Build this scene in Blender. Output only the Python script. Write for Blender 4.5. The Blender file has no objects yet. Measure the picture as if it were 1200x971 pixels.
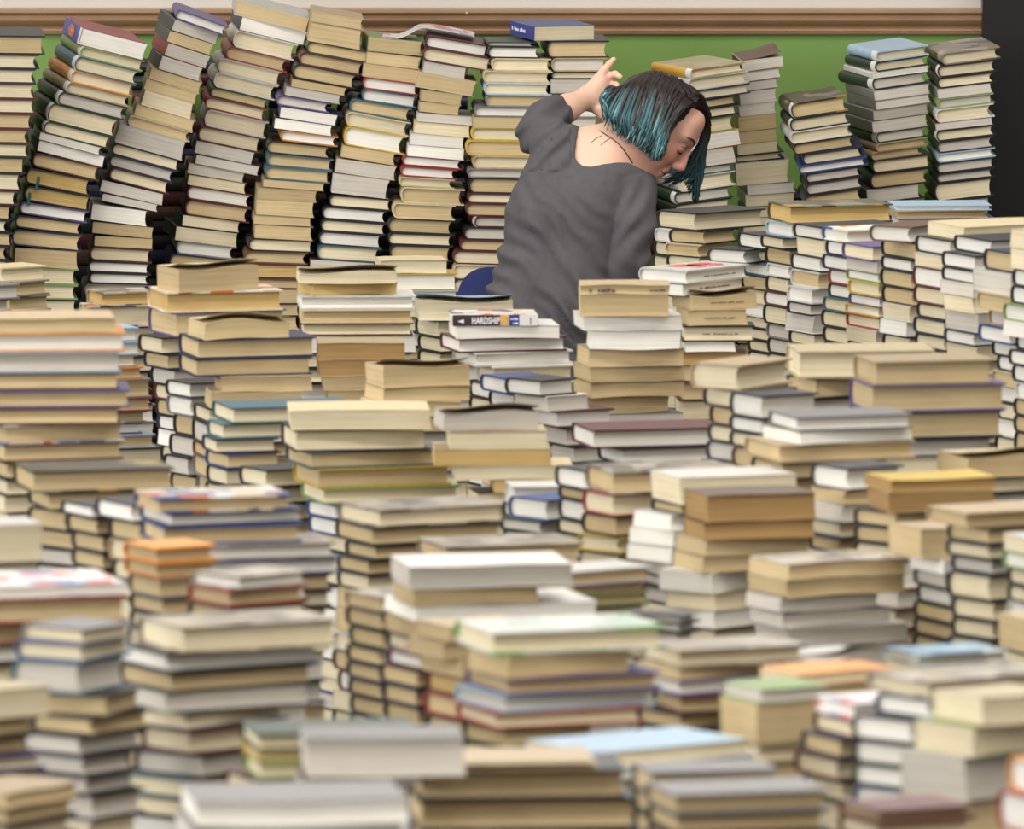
import bpy, bmesh, math, random
import numpy as np
from mathutils import Vector, Matrix

# ---------------------------------------------------------------- camera, world, lights, exposure
IW, IH = 1200.0, 971.0
FPX = 13500.0                     # long lens, focal length in pixels of the 1200 px frame
CAM_H = 2.64                      # height of the lens above the floor
PITCH = math.atan((IH / 2 + 900.0) / FPX)
scene = bpy.context.scene
COL = scene.collection
rng = random.Random(7)

cam_d = bpy.data.cameras.new('camera')
cam_d.sensor_width = 36.0
cam_d.lens = FPX / IW * 36.0
cam_d.clip_end = 200
cam_d.dof.use_dof = True
cam_d.dof.focus_distance = 24.1
cam_d.dof.aperture_fstop = 16.5
cam = bpy.data.objects.new('camera', cam_d)
cam.location = (0, 0, CAM_H)
cam.rotation_euler = (math.pi / 2 - PITCH, 0, 0)
COL.objects.link(cam)
scene.camera = cam

world = bpy.data.worlds.new('room_light')
scene.world = world
world.use_nodes = True
world.node_tree.nodes['Background'].inputs[0].default_value = (1.0, 0.98, 0.955, 1)
world.node_tree.nodes['Background'].inputs[1].default_value = 0.25

LAMP = 66
def assumed_ceiling_lamp(x, y, power, sx=2.4, sy=1.2, z=4.2):  # assumed lamps, unseen above the frame; rows near the camera light book fronts
    d = bpy.data.lights.new('assumed_ceiling_panel', 'AREA')
    d.shape = 'RECTANGLE'; d.size = sx; d.size_y = sy; d.energy = power; d.color = (1.0, 0.972, 0.93)
    o = bpy.data.objects.new('assumed_ceiling_panel', d); o.location = (x, y, z)
    COL.objects.link(o)
for lx in (-3.0, 0.3, 3.6):
    for ly in (3.0, 7.0, 11.0, 15.0, 19.0, 22.0):
        assumed_ceiling_lamp(lx, ly, LAMP)

def assumed_side_light(x, y, power):
    # added unseen light for left faces: assumed daylight well left of the frame
    d = bpy.data.lights.new('assumed_side_daylight', 'AREA'); d.shape = 'RECTANGLE'; d.size = 2.4; d.size_y = 2.0; d.energy = power; d.color = (0.96, 0.98, 1.0)  # area light only, no window is built there
    o = bpy.data.objects.new('assumed_side_daylight', d); o.location = (x, y, 2.3); o.rotation_euler = (math.radians(80), 0, math.radians(-70)); COL.objects.link(o)
for wy in (4.0, 8.0, 12.0, 16.0, 20.0):
    assumed_side_light(-6.6, wy, 150)

scene.view_settings.view_transform = 'Standard'
scene.view_settings.look = 'None'
scene.view_settings.gamma = 1.0
scene.view_settings.use_curve_mapping = False
scene.view_settings.exposure = 0.10

# ---------------------------------------------------------------- photo measurement helpers
CP, SP = math.cos(PITCH), math.sin(PITCH)
def ray(x, y):
    a = (x - IW / 2) / FPX; b = (y - IH / 2) / FPX
    return Vector((a, CP - b * SP, -SP - b * CP))
def at(x, y, Y):
    """world point at distance Y in front of the lens that shows at pixel x, y"""
    d = ray(x, y); t = Y / d.y
    return Vector((d.x * t, Y, CAM_H + d.z * t))
def proj(P):
    """world (n,3) -> pixel x, y, depth"""
    P = np.asarray(P, float)
    dx, dy, dz = P[:, 0], P[:, 1], P[:, 2] - CAM_H
    f = dy * CP - dz * SP; u = dy * SP + dz * CP
    return IW / 2 + FPX * dx / f, IH / 2 - FPX * u / f, f

# ---------------------------------------------------------------- materials
def lin(c):
    return tuple(((v / 255.0) / 12.92 if v / 255.0 <= 0.04045 else ((v / 255.0 + 0.055) / 1.055) ** 2.4) for v in c) + (1,)
def new_mat(name):
    m = bpy.data.materials.new(name); m.use_nodes = True
    return m, m.node_tree.nodes, m.node_tree.links, m.node_tree.nodes['Principled BSDF']

def page_mat(name, rgb, edge):
    """paper block: thin horizontal leaf lines, uneven yellowing"""
    m, N, L, B = new_mat(name)
    tc = N.new('ShaderNodeTexCoord')
    mp = N.new('ShaderNodeMapping'); mp.inputs['Scale'].default_value = (7, 7, 620)
    nz = N.new('ShaderNodeTexNoise'); nz.inputs['Scale'].default_value = 1.0; nz.inputs['Detail'].default_value = 3
    L.new(tc.outputs['Object'], mp.inputs['Vector']); L.new(mp.outputs['Vector'], nz.inputs['Vector'])
    nz2 = N.new('ShaderNodeTexNoise'); nz2.inputs['Scale'].default_value = 14.0; nz2.inputs['Detail'].default_value = 2
    oi = N.new('ShaderNodeObjectInfo')
    add = N.new('ShaderNodeVectorMath'); add.operation = 'ADD'
    L.new(tc.outputs['Object'], add.inputs[0]); L.new(oi.outputs['Location'], add.inputs[1])
    L.new(add.outputs[0], nz2.inputs['Vector'])
    r1 = N.new('ShaderNodeMapRange'); r1.inputs[1].default_value = 0.3; r1.inputs[2].default_value = 0.7
    L.new(nz.outputs['Fac'], r1.inputs[0])
    mx = N.new('ShaderNodeMix'); mx.data_type = 'RGBA'
    mx.inputs['A'].default_value = lin(rgb); mx.inputs['B'].default_value = lin(edge)
    ml = N.new('ShaderNodeMath'); ml.operation = 'MULTIPLY'
    L.new(r1.outputs[0], ml.inputs[0]); L.new(nz2.outputs['Fac'], ml.inputs[1])
    L.new(ml.outputs[0], mx.inputs['Factor'])
    hv = N.new('ShaderNodeHueSaturation')
    vr = N.new('ShaderNodeMapRange'); vr.inputs[3].default_value = 0.84; vr.inputs[4].default_value = 1.08
    L.new(oi.outputs['Random'], vr.inputs[0]); L.new(vr.outputs[0], hv.inputs['Value'])
    L.new(mx.outputs['Result'], hv.inputs['Color']); L.new(hv.outputs[0], B.inputs['Base Color'])
    bp = N.new('ShaderNodeBump'); bp.inputs['Strength'].default_value = 0.35; bp.inputs['Distance'].default_value = 0.0012
    L.new(nz.outputs['Fac'], bp.inputs['Height']); L.new(bp.outputs[0], B.inputs['Normal'])
    B.inputs['Roughness'].default_value = 0.85
    return m

def cover_mat(name, rgb, rough=0.45, prints=None, scale=26.0):
    """book cloth / jacket: base colour, slight wear; prints = other ink colours laid in patches"""
    m, N, L, B = new_mat(name)
    tc = N.new('ShaderNodeTexCoord'); oi = N.new('ShaderNodeObjectInfo')
    add = N.new('ShaderNodeVectorMath'); add.operation = 'ADD'
    L.new(tc.outputs['Object'], add.inputs[0]); L.new(oi.outputs['Location'], add.inputs[1])
    col = None
    if prints:
        vo = N.new('ShaderNodeTexVoronoi'); vo.distance = 'CHEBYCHEV'; vo.inputs['Scale'].default_value = scale
        L.new(add.outputs[0], vo.inputs['Vector'])
        sp = N.new('ShaderNodeSeparateColor'); L.new(vo.outputs['Color'], sp.inputs[0])
        cr = N.new('ShaderNodeValToRGB'); cr.color_ramp.interpolation = 'CONSTANT'
        e = cr.color_ramp.elements; e[0].position = 0; e[0].color = lin(rgb)
        n = len(prints); e[1].position = 0.5; e[1].color = lin(prints[0])
        for i, c in enumerate(prints[1:]):
            q = e.new(0.5 + 0.5 * (i + 1) / n); q.color = lin(c)
        L.new(sp.outputs[0], cr.inputs[0]); col = cr.outputs[0]
    nz = N.new('ShaderNodeTexNoise'); nz.inputs['Scale'].default_value = 60; nz.inputs['Detail'].default_value = 4
    L.new(add.outputs[0], nz.inputs['Vector'])
    mx = N.new('ShaderNodeMix'); mx.data_type = 'RGBA'; mx.blend_type = 'MULTIPLY'; mx.inputs['Factor'].default_value = 0.35
    if col: L.new(col, mx.inputs['A'])
    else: mx.inputs['A'].default_value = lin(rgb)
    L.new(nz.outputs['Fac'], mx.inputs['B'])
    hv = N.new('ShaderNodeHueSaturation')
    vr = N.new('ShaderNodeMapRange'); vr.inputs[3].default_value = 0.8; vr.inputs[4].default_value = 1.25
    L.new(oi.outputs['Random'], vr.inputs[0]); L.new(vr.outputs[0], hv.inputs['Value'])
    L.new(mx.outputs['Result'], hv.inputs['Color']); L.new(hv.outputs[0], B.inputs['Base Color'])
    B.inputs['Roughness'].default_value = rough
    return m

def plain_mat(name, rgb, rough=0.6, noise=0.0, nscale=20.0):
    m, N, L, B = new_mat(name)
    B.inputs['Base Color'].default_value = lin(rgb); B.inputs['Roughness'].default_value = rough
    if noise:
        tc = N.new('ShaderNodeTexCoord'); nz = N.new('ShaderNodeTexNoise'); nz.inputs['Scale'].default_value = nscale
        nz.inputs['Detail'].default_value = 5
        L.new(tc.outputs['Object'], nz.inputs['Vector'])
        mx = N.new('ShaderNodeMix'); mx.data_type = 'RGBA'
        mx.inputs['A'].default_value = lin(tuple(v * (1 - noise) for v in rgb)); mx.inputs['B'].default_value = lin(tuple(min(255, v * (1 + noise)) for v in rgb))
        L.new(nz.outputs['Fac'], mx.inputs['Factor']); L.new(mx.outputs['Result'], B.inputs['Base Color'])
    return m

PAGES = {
    'w': (page_mat('paper_white', (236, 231, 219), (192, 183, 166)), 'white'),
    'c': (page_mat('paper_cream', (226, 212, 178), (178, 160, 122)), 'cream'),
    't': (page_mat('paper_tan', (203, 180, 136), (156, 130, 86)), 'tan'),
    'y': (page_mat('paper_golden', (210, 178, 114), (166, 130, 72)), 'golden tan'),
    'b': (page_mat('paper_brown', (174, 138, 86), (124, 92, 50)), 'brown'),
    'g': (page_mat('paper_grey', (208, 199, 185), (156, 147, 132)), 'greyish'),
    'G': (page_mat('paper_gilt', (178, 142, 66), (226, 208, 160)), 'worn gilt'),
}
COVERS = {
    'k': (cover_mat('cover_black', (34, 32, 34)), 'black'),
    'n': (cover_mat('cover_navy', (38, 44, 72)), 'navy'),
    'b': (cover_mat('cover_blue', (52, 72, 126)), 'blue'),
    'l': (cover_mat('cover_light_blue', (160, 184, 202)), 'light blue'),
    'r': (cover_mat('cover_red', (150, 54, 48)), 'red'),
    'm': (cover_mat('cover_maroon', (92, 40, 42)), 'maroon'),
    'g': (cover_mat('cover_green', (130, 152, 92)), 'pale green'),
    'd': (cover_mat('cover_dark_green', (44, 62, 44)), 'dark green'),
    'w': (cover_mat('cover_white', (212, 208, 200), 0.4), 'white'),
    'c': (cover_mat('cover_cream', (208, 190, 148)), 'cream'),
    't': (cover_mat('cover_tan', (184, 160, 122)), 'tan'),
    'h': (cover_mat('cover_brown', (96, 68, 48)), 'brown'),
    'y': (cover_mat('cover_yellow', (206, 174, 66)), 'yellow'),
    'o': (cover_mat('cover_orange', (222, 146, 66)), 'orange'),
    'p': (cover_mat('cover_purple', (96, 82, 128)), 'purple'),
    's': (cover_mat('cover_grey', (128, 124, 122)), 'grey'),
    'q': (cover_mat('cover_teal', (70, 104, 112)), 'teal'),
    'j': (cover_mat('jacket_muted_print', (150, 138, 122), 0.35, [(184, 174, 158), (104, 92, 82), (168, 150, 120)]), 'muted printed'),
    'x': (cover_mat('jacket_bright_print', (226, 206, 180), 0.35, [(206, 110, 60), (60, 80, 140), (236, 232, 226)]), 'colourful printed'),
    'v': (cover_mat('jacket_green_print', (232, 232, 222), 0.35, [(120, 190, 110), (222, 226, 216), (190, 204, 190)], 18), 'white and green printed'),
    'u': (cover_mat('jacket_dark_print', (70, 66, 44), 0.35, [(160, 130, 60), (54, 50, 40), (120, 124, 100)], 22), 'dark printed'),
    'i': (cover_mat('jacket_sky_print', (150, 196, 222), 0.3, [(176, 212, 230), (110, 130, 160), (220, 230, 236)], 20), 'sky blue printed'),
    'a': (cover_mat('jacket_olive_print', (190, 178, 124), 0.35, [(152, 158, 98), (206, 194, 148), (190, 128, 84)], 16), 'olive printed'),
    'z': (cover_mat('jacket_red_print', (226, 214, 208), 0.35, [(206, 96, 90), (232, 226, 220), (130, 150, 190)], 30), 'red and white printed'),
}
# ---------------------------------------------------------------- tagging
def tag(o, label=None, cat=None, group=None, kind=None):
    if label: o['label'] = label
    if cat: o['category'] = cat
    if group: o['group'] = group
    if kind: o['kind'] = kind
    return o
def mesh_obj(name, verts, faces, mat, parent=None, smooth=False):
    me = bpy.data.meshes.new(name); me.from_pydata(verts, [], faces); me.update()
    if mat: me.materials.append(mat)
    if smooth: me.polygons.foreach_set('use_smooth', [True] * len(me.polygons))
    o = bpy.data.objects.new(name, me); COL.objects.link(o)
    if parent: o.parent = parent
    return o

# ---------------------------------------------------------------- book shapes (spine at -x, fore-edge at +x, thickness along z)
def strip_solid(outer, inner, y0, y1, m=1):
    """closed band between two open xz polylines, pulled from y0 to y1 in m steps"""
    n = len(outer); V = []; s = 2 * n; F = []
    for q in range(m + 1):
        y = y0 + (y1 - y0) * q / m
        V += [(x, y, z) for x, z in outer] + [(x, y, z) for x, z in inner]
    for q in range(m):
        o = q * s
        for i in range(n - 1):
            F.append((o + i, o + i + 1, o + s + i + 1, o + s + i))                              # outside
            F.append((o + n + i, o + s + n + i, o + s + n + i + 1, o + n + i + 1))              # inside
        F.append((o, o + s, o + s + n, o + n)); F.append((o + n - 1, o + 2 * n - 1, o + s + 2 * n - 1, o + s + n - 1))
    e = m * s
    for i in range(n - 1):
        F.append((i, n + i, n + i + 1, i + 1)); F.append((e + i, e + i + 1, e + n + i + 1, e + n + i))
    return V, F
def prism(poly, y0, y1, m=1):
    n = len(poly); V = []
    for q in range(m + 1): V += [(x, y0 + (y1 - y0) * q / m, z) for x, z in poly]
    F = [tuple(range(n)), tuple(range((m + 1) * n - 1, m * n - 1, -1))]
    for q in range(m): F += [(q * n + i, (q + 1) * n + i, (q + 1) * n + (i + 1) % n, q * n + (i + 1) % n) for i in range(n)]
    return V, F

def hard_parts(w, h, t, R):
    th = min(0.0029, t * 0.15); jr = min(0.011, t * 0.38)
    def arc(jr, hz, x0):
        return [(x0 + jr * math.cos(a), hz * math.sin(a)) for a in [math.pi * (0.5 + k / 7) for k in range(8)]]
    x0 = -w / 2 + jr
    outer = [(w / 2, t / 2)] + arc(jr, t / 2, x0) + [(w / 2, -t / 2)]
    inner = [(w / 2, t / 2 - th)] + arc(jr - th, t / 2 - th, x0) + [(w / 2, -t / 2 + th)]
    cover = strip_solid(outer, inner, -h / 2, h / 2)
    hz = t / 2 - th; c = R.uniform(0.001, 0.007); xe = w / 2 - R.uniform(0.005, 0.008); sh = R.uniform(-0.10, 0.10)
    fe = [(xe - c * (1 - (k / 2.0) ** 2) + sh * hz * k / 2, hz * k / 2) for k in (-2, -1, 0, 1, 2)]
    pages = prism(arc(jr - th, hz, x0)[::-1][:0] + [(x, z) for x, z in arc(jr - th * 0.9, hz, x0)] + fe, -h / 2 + 0.0048, h / 2 - 0.0048)
    return cover, pages

def soft_parts(w, h, t, R, lift=0.0, m=1):
    th = 0.0008; xs = -w / 2
    if lift <= 0:
        outer = [(w / 2, t / 2), (xs + .002, t / 2), (xs, t / 2 - .002), (xs, -t / 2 + .002), (xs + .002, -t / 2), (w / 2, -t / 2)]
        inner = [(w / 2, t / 2 - th), (xs + .002, t / 2 - th), (xs + th, t / 2 - .002), (xs + th, -t / 2 + .002), (xs + .002, -t / 2 + th), (w / 2, -t / 2 + th)]
    else:
        top = []; ti = []
        for k in range(9):
            u = 1 - k / 8.0; x = xs + .004 + (w - .004) * u - lift * 0.3 * u * u
            z = t / 2 + lift * u ** 2.2
            top.append((x, z)); ti.append((x, z - th))
        outer = top + [(xs, t / 2 - .002), (xs, -t / 2 + .002), (xs + .002, -t / 2), (w / 2, -t / 2)]
        inner = ti + [(xs + th, t / 2 - .002), (xs + th, -t / 2 + .002), (xs + .002, -t / 2 + th), (w / 2, -t / 2 + th)]
    cover = strip_solid(outer, inner, -h / 2, h / 2, m)
    hz = t / 2 - th; sh = R.uniform(-0.14, 0.14); b = R.uniform(0, .003)
    poly = [(xs + th, hz), (xs + th, -hz)] + [(w / 2 - .0012 - b * (1 - (k / 2.0) ** 2) - abs(sh) * hz + sh * hz * k / 2, hz * k / 2) for k in (-2, -1, 0, 1, 2)]
    pages = prism(poly, -h / 2 + .0007, h / 2 - .0007, m)
    if m > 1:      # read paperbacks are never quite flat
        a1, a2, p1 = R.uniform(-.0016, .0022), R.uniform(-.0010, .0010), R.uniform(0, 6.3)
        def bend(v):
            x, y, z = v; k = y / h
            dz = a1 * (math.cos(math.pi * k) - .5) + a2 * math.sin(7 * k + p1) * (.3 + x / w)
            if lift > 0 and z > t / 2 - .0016: dz += .35 * lift * math.sin(5.5 * k + p1) * max(0, (x / w + .5)) ** 2
            return (x, y + .003 * math.sin(p1) * z / t, z + dz)
        cover = ([bend(v) for v in cover[0]], cover[1]); pages = ([bend(v) for v in pages[0]], pages[1])
    return cover, pages



# ---------------------------------------------------------------- reading the stacks
BOOKS = []      # dicts
ROT = {'E': 0.0, 'G': math.pi, 'F': -math.pi / 2, 'S': math.pi / 2}
def add_book(kind, cov, pag, ori, b, a, t, corner, th, roll, stack, idx, flags='', tilt=0.0):
    """corner = top front corner (world); b = right face width, a = left face width"""
    M = Matrix.Rotation(tilt, 4, 'X') @ Matrix.Rotation(roll, 4, 'Y') @ Matrix.Rotation(th, 4, 'Z')
    centre = Vector(corner) + (M @ Vector((b / 2, a / 2, -t / 2)))
    M.translation = centre
    BOOKS.append(dict(kind=kind, cov=cov, pag=pag, ori=ori, b=b, a=a, t=t, M=M, stack=stack, idx=idx, flags=flags))
    return M

STACKS = []
def S(desc, s, y, text, roll=0.0, ori='F', yaw=28.0, fill=True, tilt=0.0):
    """one stack: s = pixels per metre at its front corner, y = pixel row of its top front corner.
    text rows: thickness, kind+cover+page(+flags), L, C, R pixel columns of left end, front corner, right end"""
    si = len(STACKS); STACKS.append(desc)
    rows = [r.split() for r in text.replace('\n', ';').split(';') if r.strip()]
    n = len(rows)
    Y = FPX / s * CP      # first guess of the distance, refined by height below
    p = at(600, y, Y); dep = p.y * CP - (p.z - CAM_H) * SP
    Y *= (FPX / s) / dep
    if isinstance(roll, (int, float)): roll = [(0, roll), (1, roll)]
    def roll_at(i):
        if roll[-1][0] <= 1: k = i / max(1, n - 1)
        else: k = i
        for (k0, r0), (k1, r1) in zip(roll, roll[1:]):
            if k <= k1: return math.radians(r0 + (r1 - r0) * max(0, k - k0) / (k1 - k0))
        return math.radians(roll[-1][1])
    prev = None; last = None; idx = 0; tl = math.radians(tilt); Yc = Y
    for i, r in enumerate(rows):
        T = float(r[0]); code = r[1]; kind, cov, pag = code[0], code[1], code[2]
        flags = ''.join(ch for ch in code[3:] if ch not in 'EFGS'); o = next((ch for ch in code[3:] if ch in 'EFGS'), ori)
        L_, C_ = float(r[2]), float(r[3])
        ratio = 1.5 if o in 'FS' else 1 / 1.5
        al = math.atan((C_ - 600) / FPX)
        if len(r) < 5 or r[4] == '-':
            th = math.radians(yaw); a = max(0.06, (C_ - L_) / s / math.sin(th)); b = a * ratio
        else:
            R_ = float(r[4]); wl = max(C_ - L_, 0.5); wr = max(R_ - C_, 4.0)
            th = math.atan(wl / wr * ratio); b = wr / s / math.cos(th); a = b / ratio
        lo, hi = (0.155, 0.30) if o in 'FS' else (0.095, 0.2)
        bb = b
        a = min(max(a, 0.095 if o in 'FS' else 0.15), 0.2 if o in 'FS' else 0.3)
        t = T / s; ro = roll_at(i); thw = th - al
        d = Vector((math.cos(ro), 0, -math.sin(ro))); nrm = Vector((math.sin(ro), 0, math.cos(ro)))
        X = at(C_, y, Y).x
        if prev is None:
            A = at(C_, y, Y)
        else:
            Q, Q2, pr = prev
            piv = Q2 if ro < pr else Q
            k = (X - piv.x) / d.x
            A = piv + d * k; A.y = Yc
        if A.z - t < 0.0: break
        add_book(kind, cov, pag, o, b, a, t, A, thw, ro, si, idx, flags, tl); idx += 1; Yc += t * math.sin(tl)
        Qb = A - nrm * t
        prev = (Qb, Qb + d * b * math.cos(thw), ro); last = (b, a, thw, ro, X, o)
    if fill and last:
        b, a, thw, ro, X, o = last; R = random.Random(si * 31 + 5)
        Q, Q2, pr = prev
        while True:
            ro = max(0.0, abs(pr) - math.radians(3.0)) * (1 if pr > 0 else -1)
            d = Vector((math.cos(ro), 0, -math.sin(ro))); nrm = Vector((math.sin(ro), 0, math.cos(ro)))
            piv = Q2 if ro < pr else Q
            X += R.uniform(-.006, .006)
            A = piv + d * ((X - piv.x) / d.x); A.y = Yc + R.uniform(0, .01)
            low = min(A.z, A.z - b * math.sin(ro))
            rem = low
            if rem < 0.012: break
            nb = max(1, round(rem / 0.032)) if abs(ro) < 1e-6 else 99
            t = rem / nb if nb < 99 else min(0.03, rem)
            if nb < 99 and nb > 1: t *= R.uniform(.75, 1.25)
            k = R.choice('HHP')
            add_book(k, R.choice('kknmdhbsw') if k == 'H' else R.choice('wcthsk'), R.choice('cctwgt'), o, b * R.uniform(.92, 1.04), a * R.uniform(.94, 1.04), min(t, rem), A, thw + R.uniform(-.03, .03), ro, si, idx); idx += 1
            Q = A - nrm * min(t, rem); Q2 = Q + d * b; pr = ro
# ---------------------------------------------------------------- the setting: floor, wall, rail, door frame
WALL_Y = FPX / 548 + 0.62
def box(name, x0, x1, y0, y1, z0, z1, mat, parent=None, bevel=0.0):
    bm = bmesh.new(); bmesh.ops.create_cube(bm, size=1)
    for v in bm.verts:
        v.co = ((x0 + x1) / 2 + v.co.x * (x1 - x0), (y0 + y1) / 2 + v.co.y * (y1 - y0), (z0 + z1) / 2 + v.co.z * (z1 - z0))
    if bevel: bmesh.ops.bevel(bm, geom=bm.edges[:], offset=bevel, segments=2, affect='EDGES')
    me = bpy.data.meshes.new(name); bm.to_mesh(me); bm.free(); me.materials.append(mat)
    o = bpy.data.objects.new(name, me); COL.objects.link(o)
    if parent: o.parent = parent
    return o
M_FLOOR = plain_mat('floor_carpet', (70, 62, 54), 0.9, 0.25, 60)
M_GREEN = plain_mat('green_paint', (116, 150, 72), 0.55, 0.05, 5)
M_CREAM = plain_mat('cream_paint', (206, 199, 190), 0.6, 0.03, 4)
M_RAIL = plain_mat('rail_brown', (166, 130, 98), 0.42, 0.10, 9)
M_DARK = plain_mat('dark_frame', (17, 14, 14), 0.4, 0.2, 12)
zr0 = at(600, 40, WALL_Y).z; zr1 = at(600, 9, WALL_Y).z          # rail bottom and top
tag(box('floor', -7, 7, 0.0, WALL_Y + .1, -0.05, 0.0, M_FLOOR), 'dark carpet floor under the book stacks', 'floor', kind='structure')
w = tag(box('wall_back', -7, 7, WALL_Y, WALL_Y + .1, 0, zr0 + 0.01, M_GREEN), 'leaf green painted wall below the brown rail', 'wall', kind='structure')
w2 = tag(box('wall_back_upper', -7, 7, WALL_Y + .002, WALL_Y + .1, zr0 + 0.01, 4.4, M_CREAM), 'cream painted wall above the brown rail', 'wall', kind='structure')
# moulded rail: profile (out from wall, height share) pulled along x
xr = at(1150, 25, WALL_Y).x
prof = [(0, 0), (.012, 0), (.014, .05), (.014, .12), (.020, .14), (.020, .21), (.016, .24), (.018, .30), (.028, .42), (.034, .52), (.036, .58), (.030, .62), (.030, .74), (.040, .80), (.044, .86), (.044, .96), (.040, 1.0), (0, 1.0)]
rv = [(x, WALL_Y - d, zr0 + (zr1 - zr0) * k) for x in (-7, xr) for d, k in prof]
n = len(prof)
rf = [(i, i + 1, n + i + 1, n + i) for i in range(n - 1)] + [tuple(range(n))[::-1], tuple(range(n, 2 * n))]
tag(mesh_obj('trim_1', rv, rf, M_RAIL), 'brown moulded chair rail along the wall', 'trim', kind='structure')
nail = box('nail_head', 0, 1, 0, 1, 0, 1, M_CREAM)
pn = at(546, 16, WALL_Y - .045); nail.scale = (.004, .004, .004); nail.location = pn; nail.parent = bpy.data.objects['trim_1']
# black door frame standing proud of the wall at the right
xd = at(1152, 100, WALL_Y - .12).x
df = bpy.data.objects.new('door_1', None); COL.objects.link(df); tag(df, 'black door frame at the right end of the wall', 'door frame', kind='structure')
box('jamb', xd, xd + .10, WALL_Y - .10, WALL_Y + .1, 0, 2.3, M_DARK, df, .004)
box('stop', xd + .10, xd + .125, WALL_Y - .06, WALL_Y + .1, 0, 2.3, M_DARK, df, .002)
box('door_panel', xd + .125, xd + 1.2, WALL_Y - .03, WALL_Y + .02, 0, 2.3, M_DARK, df, .002)
# ---------------------------------------------------------------- the wall row (spines to the left, leaning)
S('the leaning wall stack cut by the left edge', 552, 41, '''22 Hkt -46 -42 53;17 Hkc -52 -49 46;17 Hnc -56 -53 42;18 Hmc -56 -53 42;17 Hmc -56 -53 42;18 Hmt -60 -57 38;17 Hmt -62 -60 35
16 Hdc -62 -60 35;19 Hkt -67 -64 30;20 Hkc -70 -67 26;17 Hmc -76 -73 20;17 Hkt -80 -77 14;14 Hkc -84 -81 10;16 Hkt -80 -77 14;16 Hnt -84 -81 10;18 Hkc -84 -81 8;17 Hmt -84 -81 8''', [(0, 1), (9, 2), (15, 4)], 'E')
S('the leaning wall stack topped by a red-blue spine', 550, 33, '''20 Prwe 77 97 176;13 Hgcl 71 96 172;17 Hqcl 65 90 167;15 Hocl 57 85 161;13 Htcl 50 80 157;16 Hdgl 44 70 152;22 Hdcl 38 59 143;15 Hdcl 35 53 133
9 Psg 40 47 121;13 Psw 34 46 126;17 Hmt 34 40 121;19 HkGq 27 32 110;18 HkGq 24 30 108;14 Hpw 20 24 104;15 Hkt 16 18 98;19 Hnt 12 14 97;21 Ptt 12 17 92;19 Hgc 16 20 91;17 Hgc 16 20 90;18 Hkc 14 18 90''',
  [(0, 15), (9, 15), (11, 12), (13, 9), (15, 6), (17, 2), (19, 1)], 'E')
S('the leaning wall stack topped by a lilac cover', 548, 10, '''12 Hpw 203 208 272;14 Pkg 187 205 261;14 Pdt 184 199 254;16 Prg 181 197 250;17 Pkg 178 190 241;13 Ptt 174 178 240;13 Ptt 170 172 235;19 Ptc 168 170 231;13 Ptt 158 160 232
13 Hct 149 152 228;23 Pwg 138 140 222;14 Hkc 130 133 215;14 Hng 127 130 208;15 Hmc 126 130 203;14 Pkg 115 119 195;9 Psg 117 120 187;18 Pww 105 108 174;14 Pkt 106 108 180;13 Pkt 107 110 179
16 Hmc 102 105 178;13 Hkw 100 103 175;13 Hkw 100 104 176;14 Hsc 94 98 172;15 Hkc 94 98 172''', [(0, 20), (4, 18), (9, 16), (13, 15), (15, 12), (16, 8), (18, 4), (23, 1)], 'E')
S('the tallest leaning wall stack, right of the lilac cover', 546, 0, '''17 Pwt 275 278 366;17 Pnw 273 284 363;20 Hwc 268 276 351;16 Hrt 260 267 342;17 Hwc 251 258 333;18 Hwc 245 253 328;12 Hdt 243 248 318;14 Hrc 238 242 315
20 Hwc 236 242 317;18 Hmc 229 234 310;15 Psg 226 230 300;11 Psg 228 230 306;12 Ptg 217 221 288;12 Pcc 218 221 290;16 Hmw 213 220 297;18 Hmt 211 218 295;13 Pdc 205 214 282;17 Pdc 192 206 280
15 Hsw 201 207 277;17 Hnt 192 199 276;15 Hmt 192 198 278;16 Hkt 190 196 276;15 Hkc 188 194 276''', [(0, 14), (5, 14), (10, 12), (14, 9), (18, 7), (22, 5)], 'E')
S('the wall stack with two paperbacks on rail height', 548, 12, '''13 Ptt 364 366 427;23 Ptt 362 364 427;14 Hdt 357 361 436;15 Hmt 348 352 428;17 Hkt 341 345 420;10 Pht 339 342 408;11 Psg 332 335 401;12 Hpg 322 325 388
13 Ppw 326 329 397;13 Pkw 319 322 391;12 How 325 329 397;15 Hkt 310 313 389;14 Hqt 309 313 391;15 Hqt 307 311 388;9 Ptt 305 308 380;14 Ptt 298 301 372;18 Ptt 297 300 369;11 Ptt 294 297 365
16 Ptt 295 298 367;15 Hkc 284 291 368;14 Hht 282 286 361;17 Hmy 278 282 358;12 Hht 281 285 360;16 Ptt 281 285 352;16 Hkt 281 285 352''', [(0, 10), (4, 11), (8, 9), (11, 6), (15, 4), (21, 2), (24, 0)], 'E')
S('the wall stack with a curling cover on top', 548, 43, '''17 Pgtk 425 432 495;14 Ptt 427 430 494;16 Ptt 423 426 492;14 Hrw 422 426 492;14 Hqw 421 425 490;15 Hqt 407 411 484;17 Hcc 402 407 483;22 Hyw 400 405 478
14 Ptt 398 401 466;17 Ptg 391 394 466;23 Pwg 387 390 458;14 Hkc 381 386 460;15 Hkw 373 378 454;14 Hkc 371 376 453;16 Hkw 369 374 449;17 Hqc 367 372 447;24 Pmg 358 363 442;16 Hkc 358 363 442;15 Hkc 358 363 442''',
  [(0, 6), (3, 8), (6, 11), (8, 10), (11, 5), (16, 4), (18, 1)], 'E')
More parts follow.
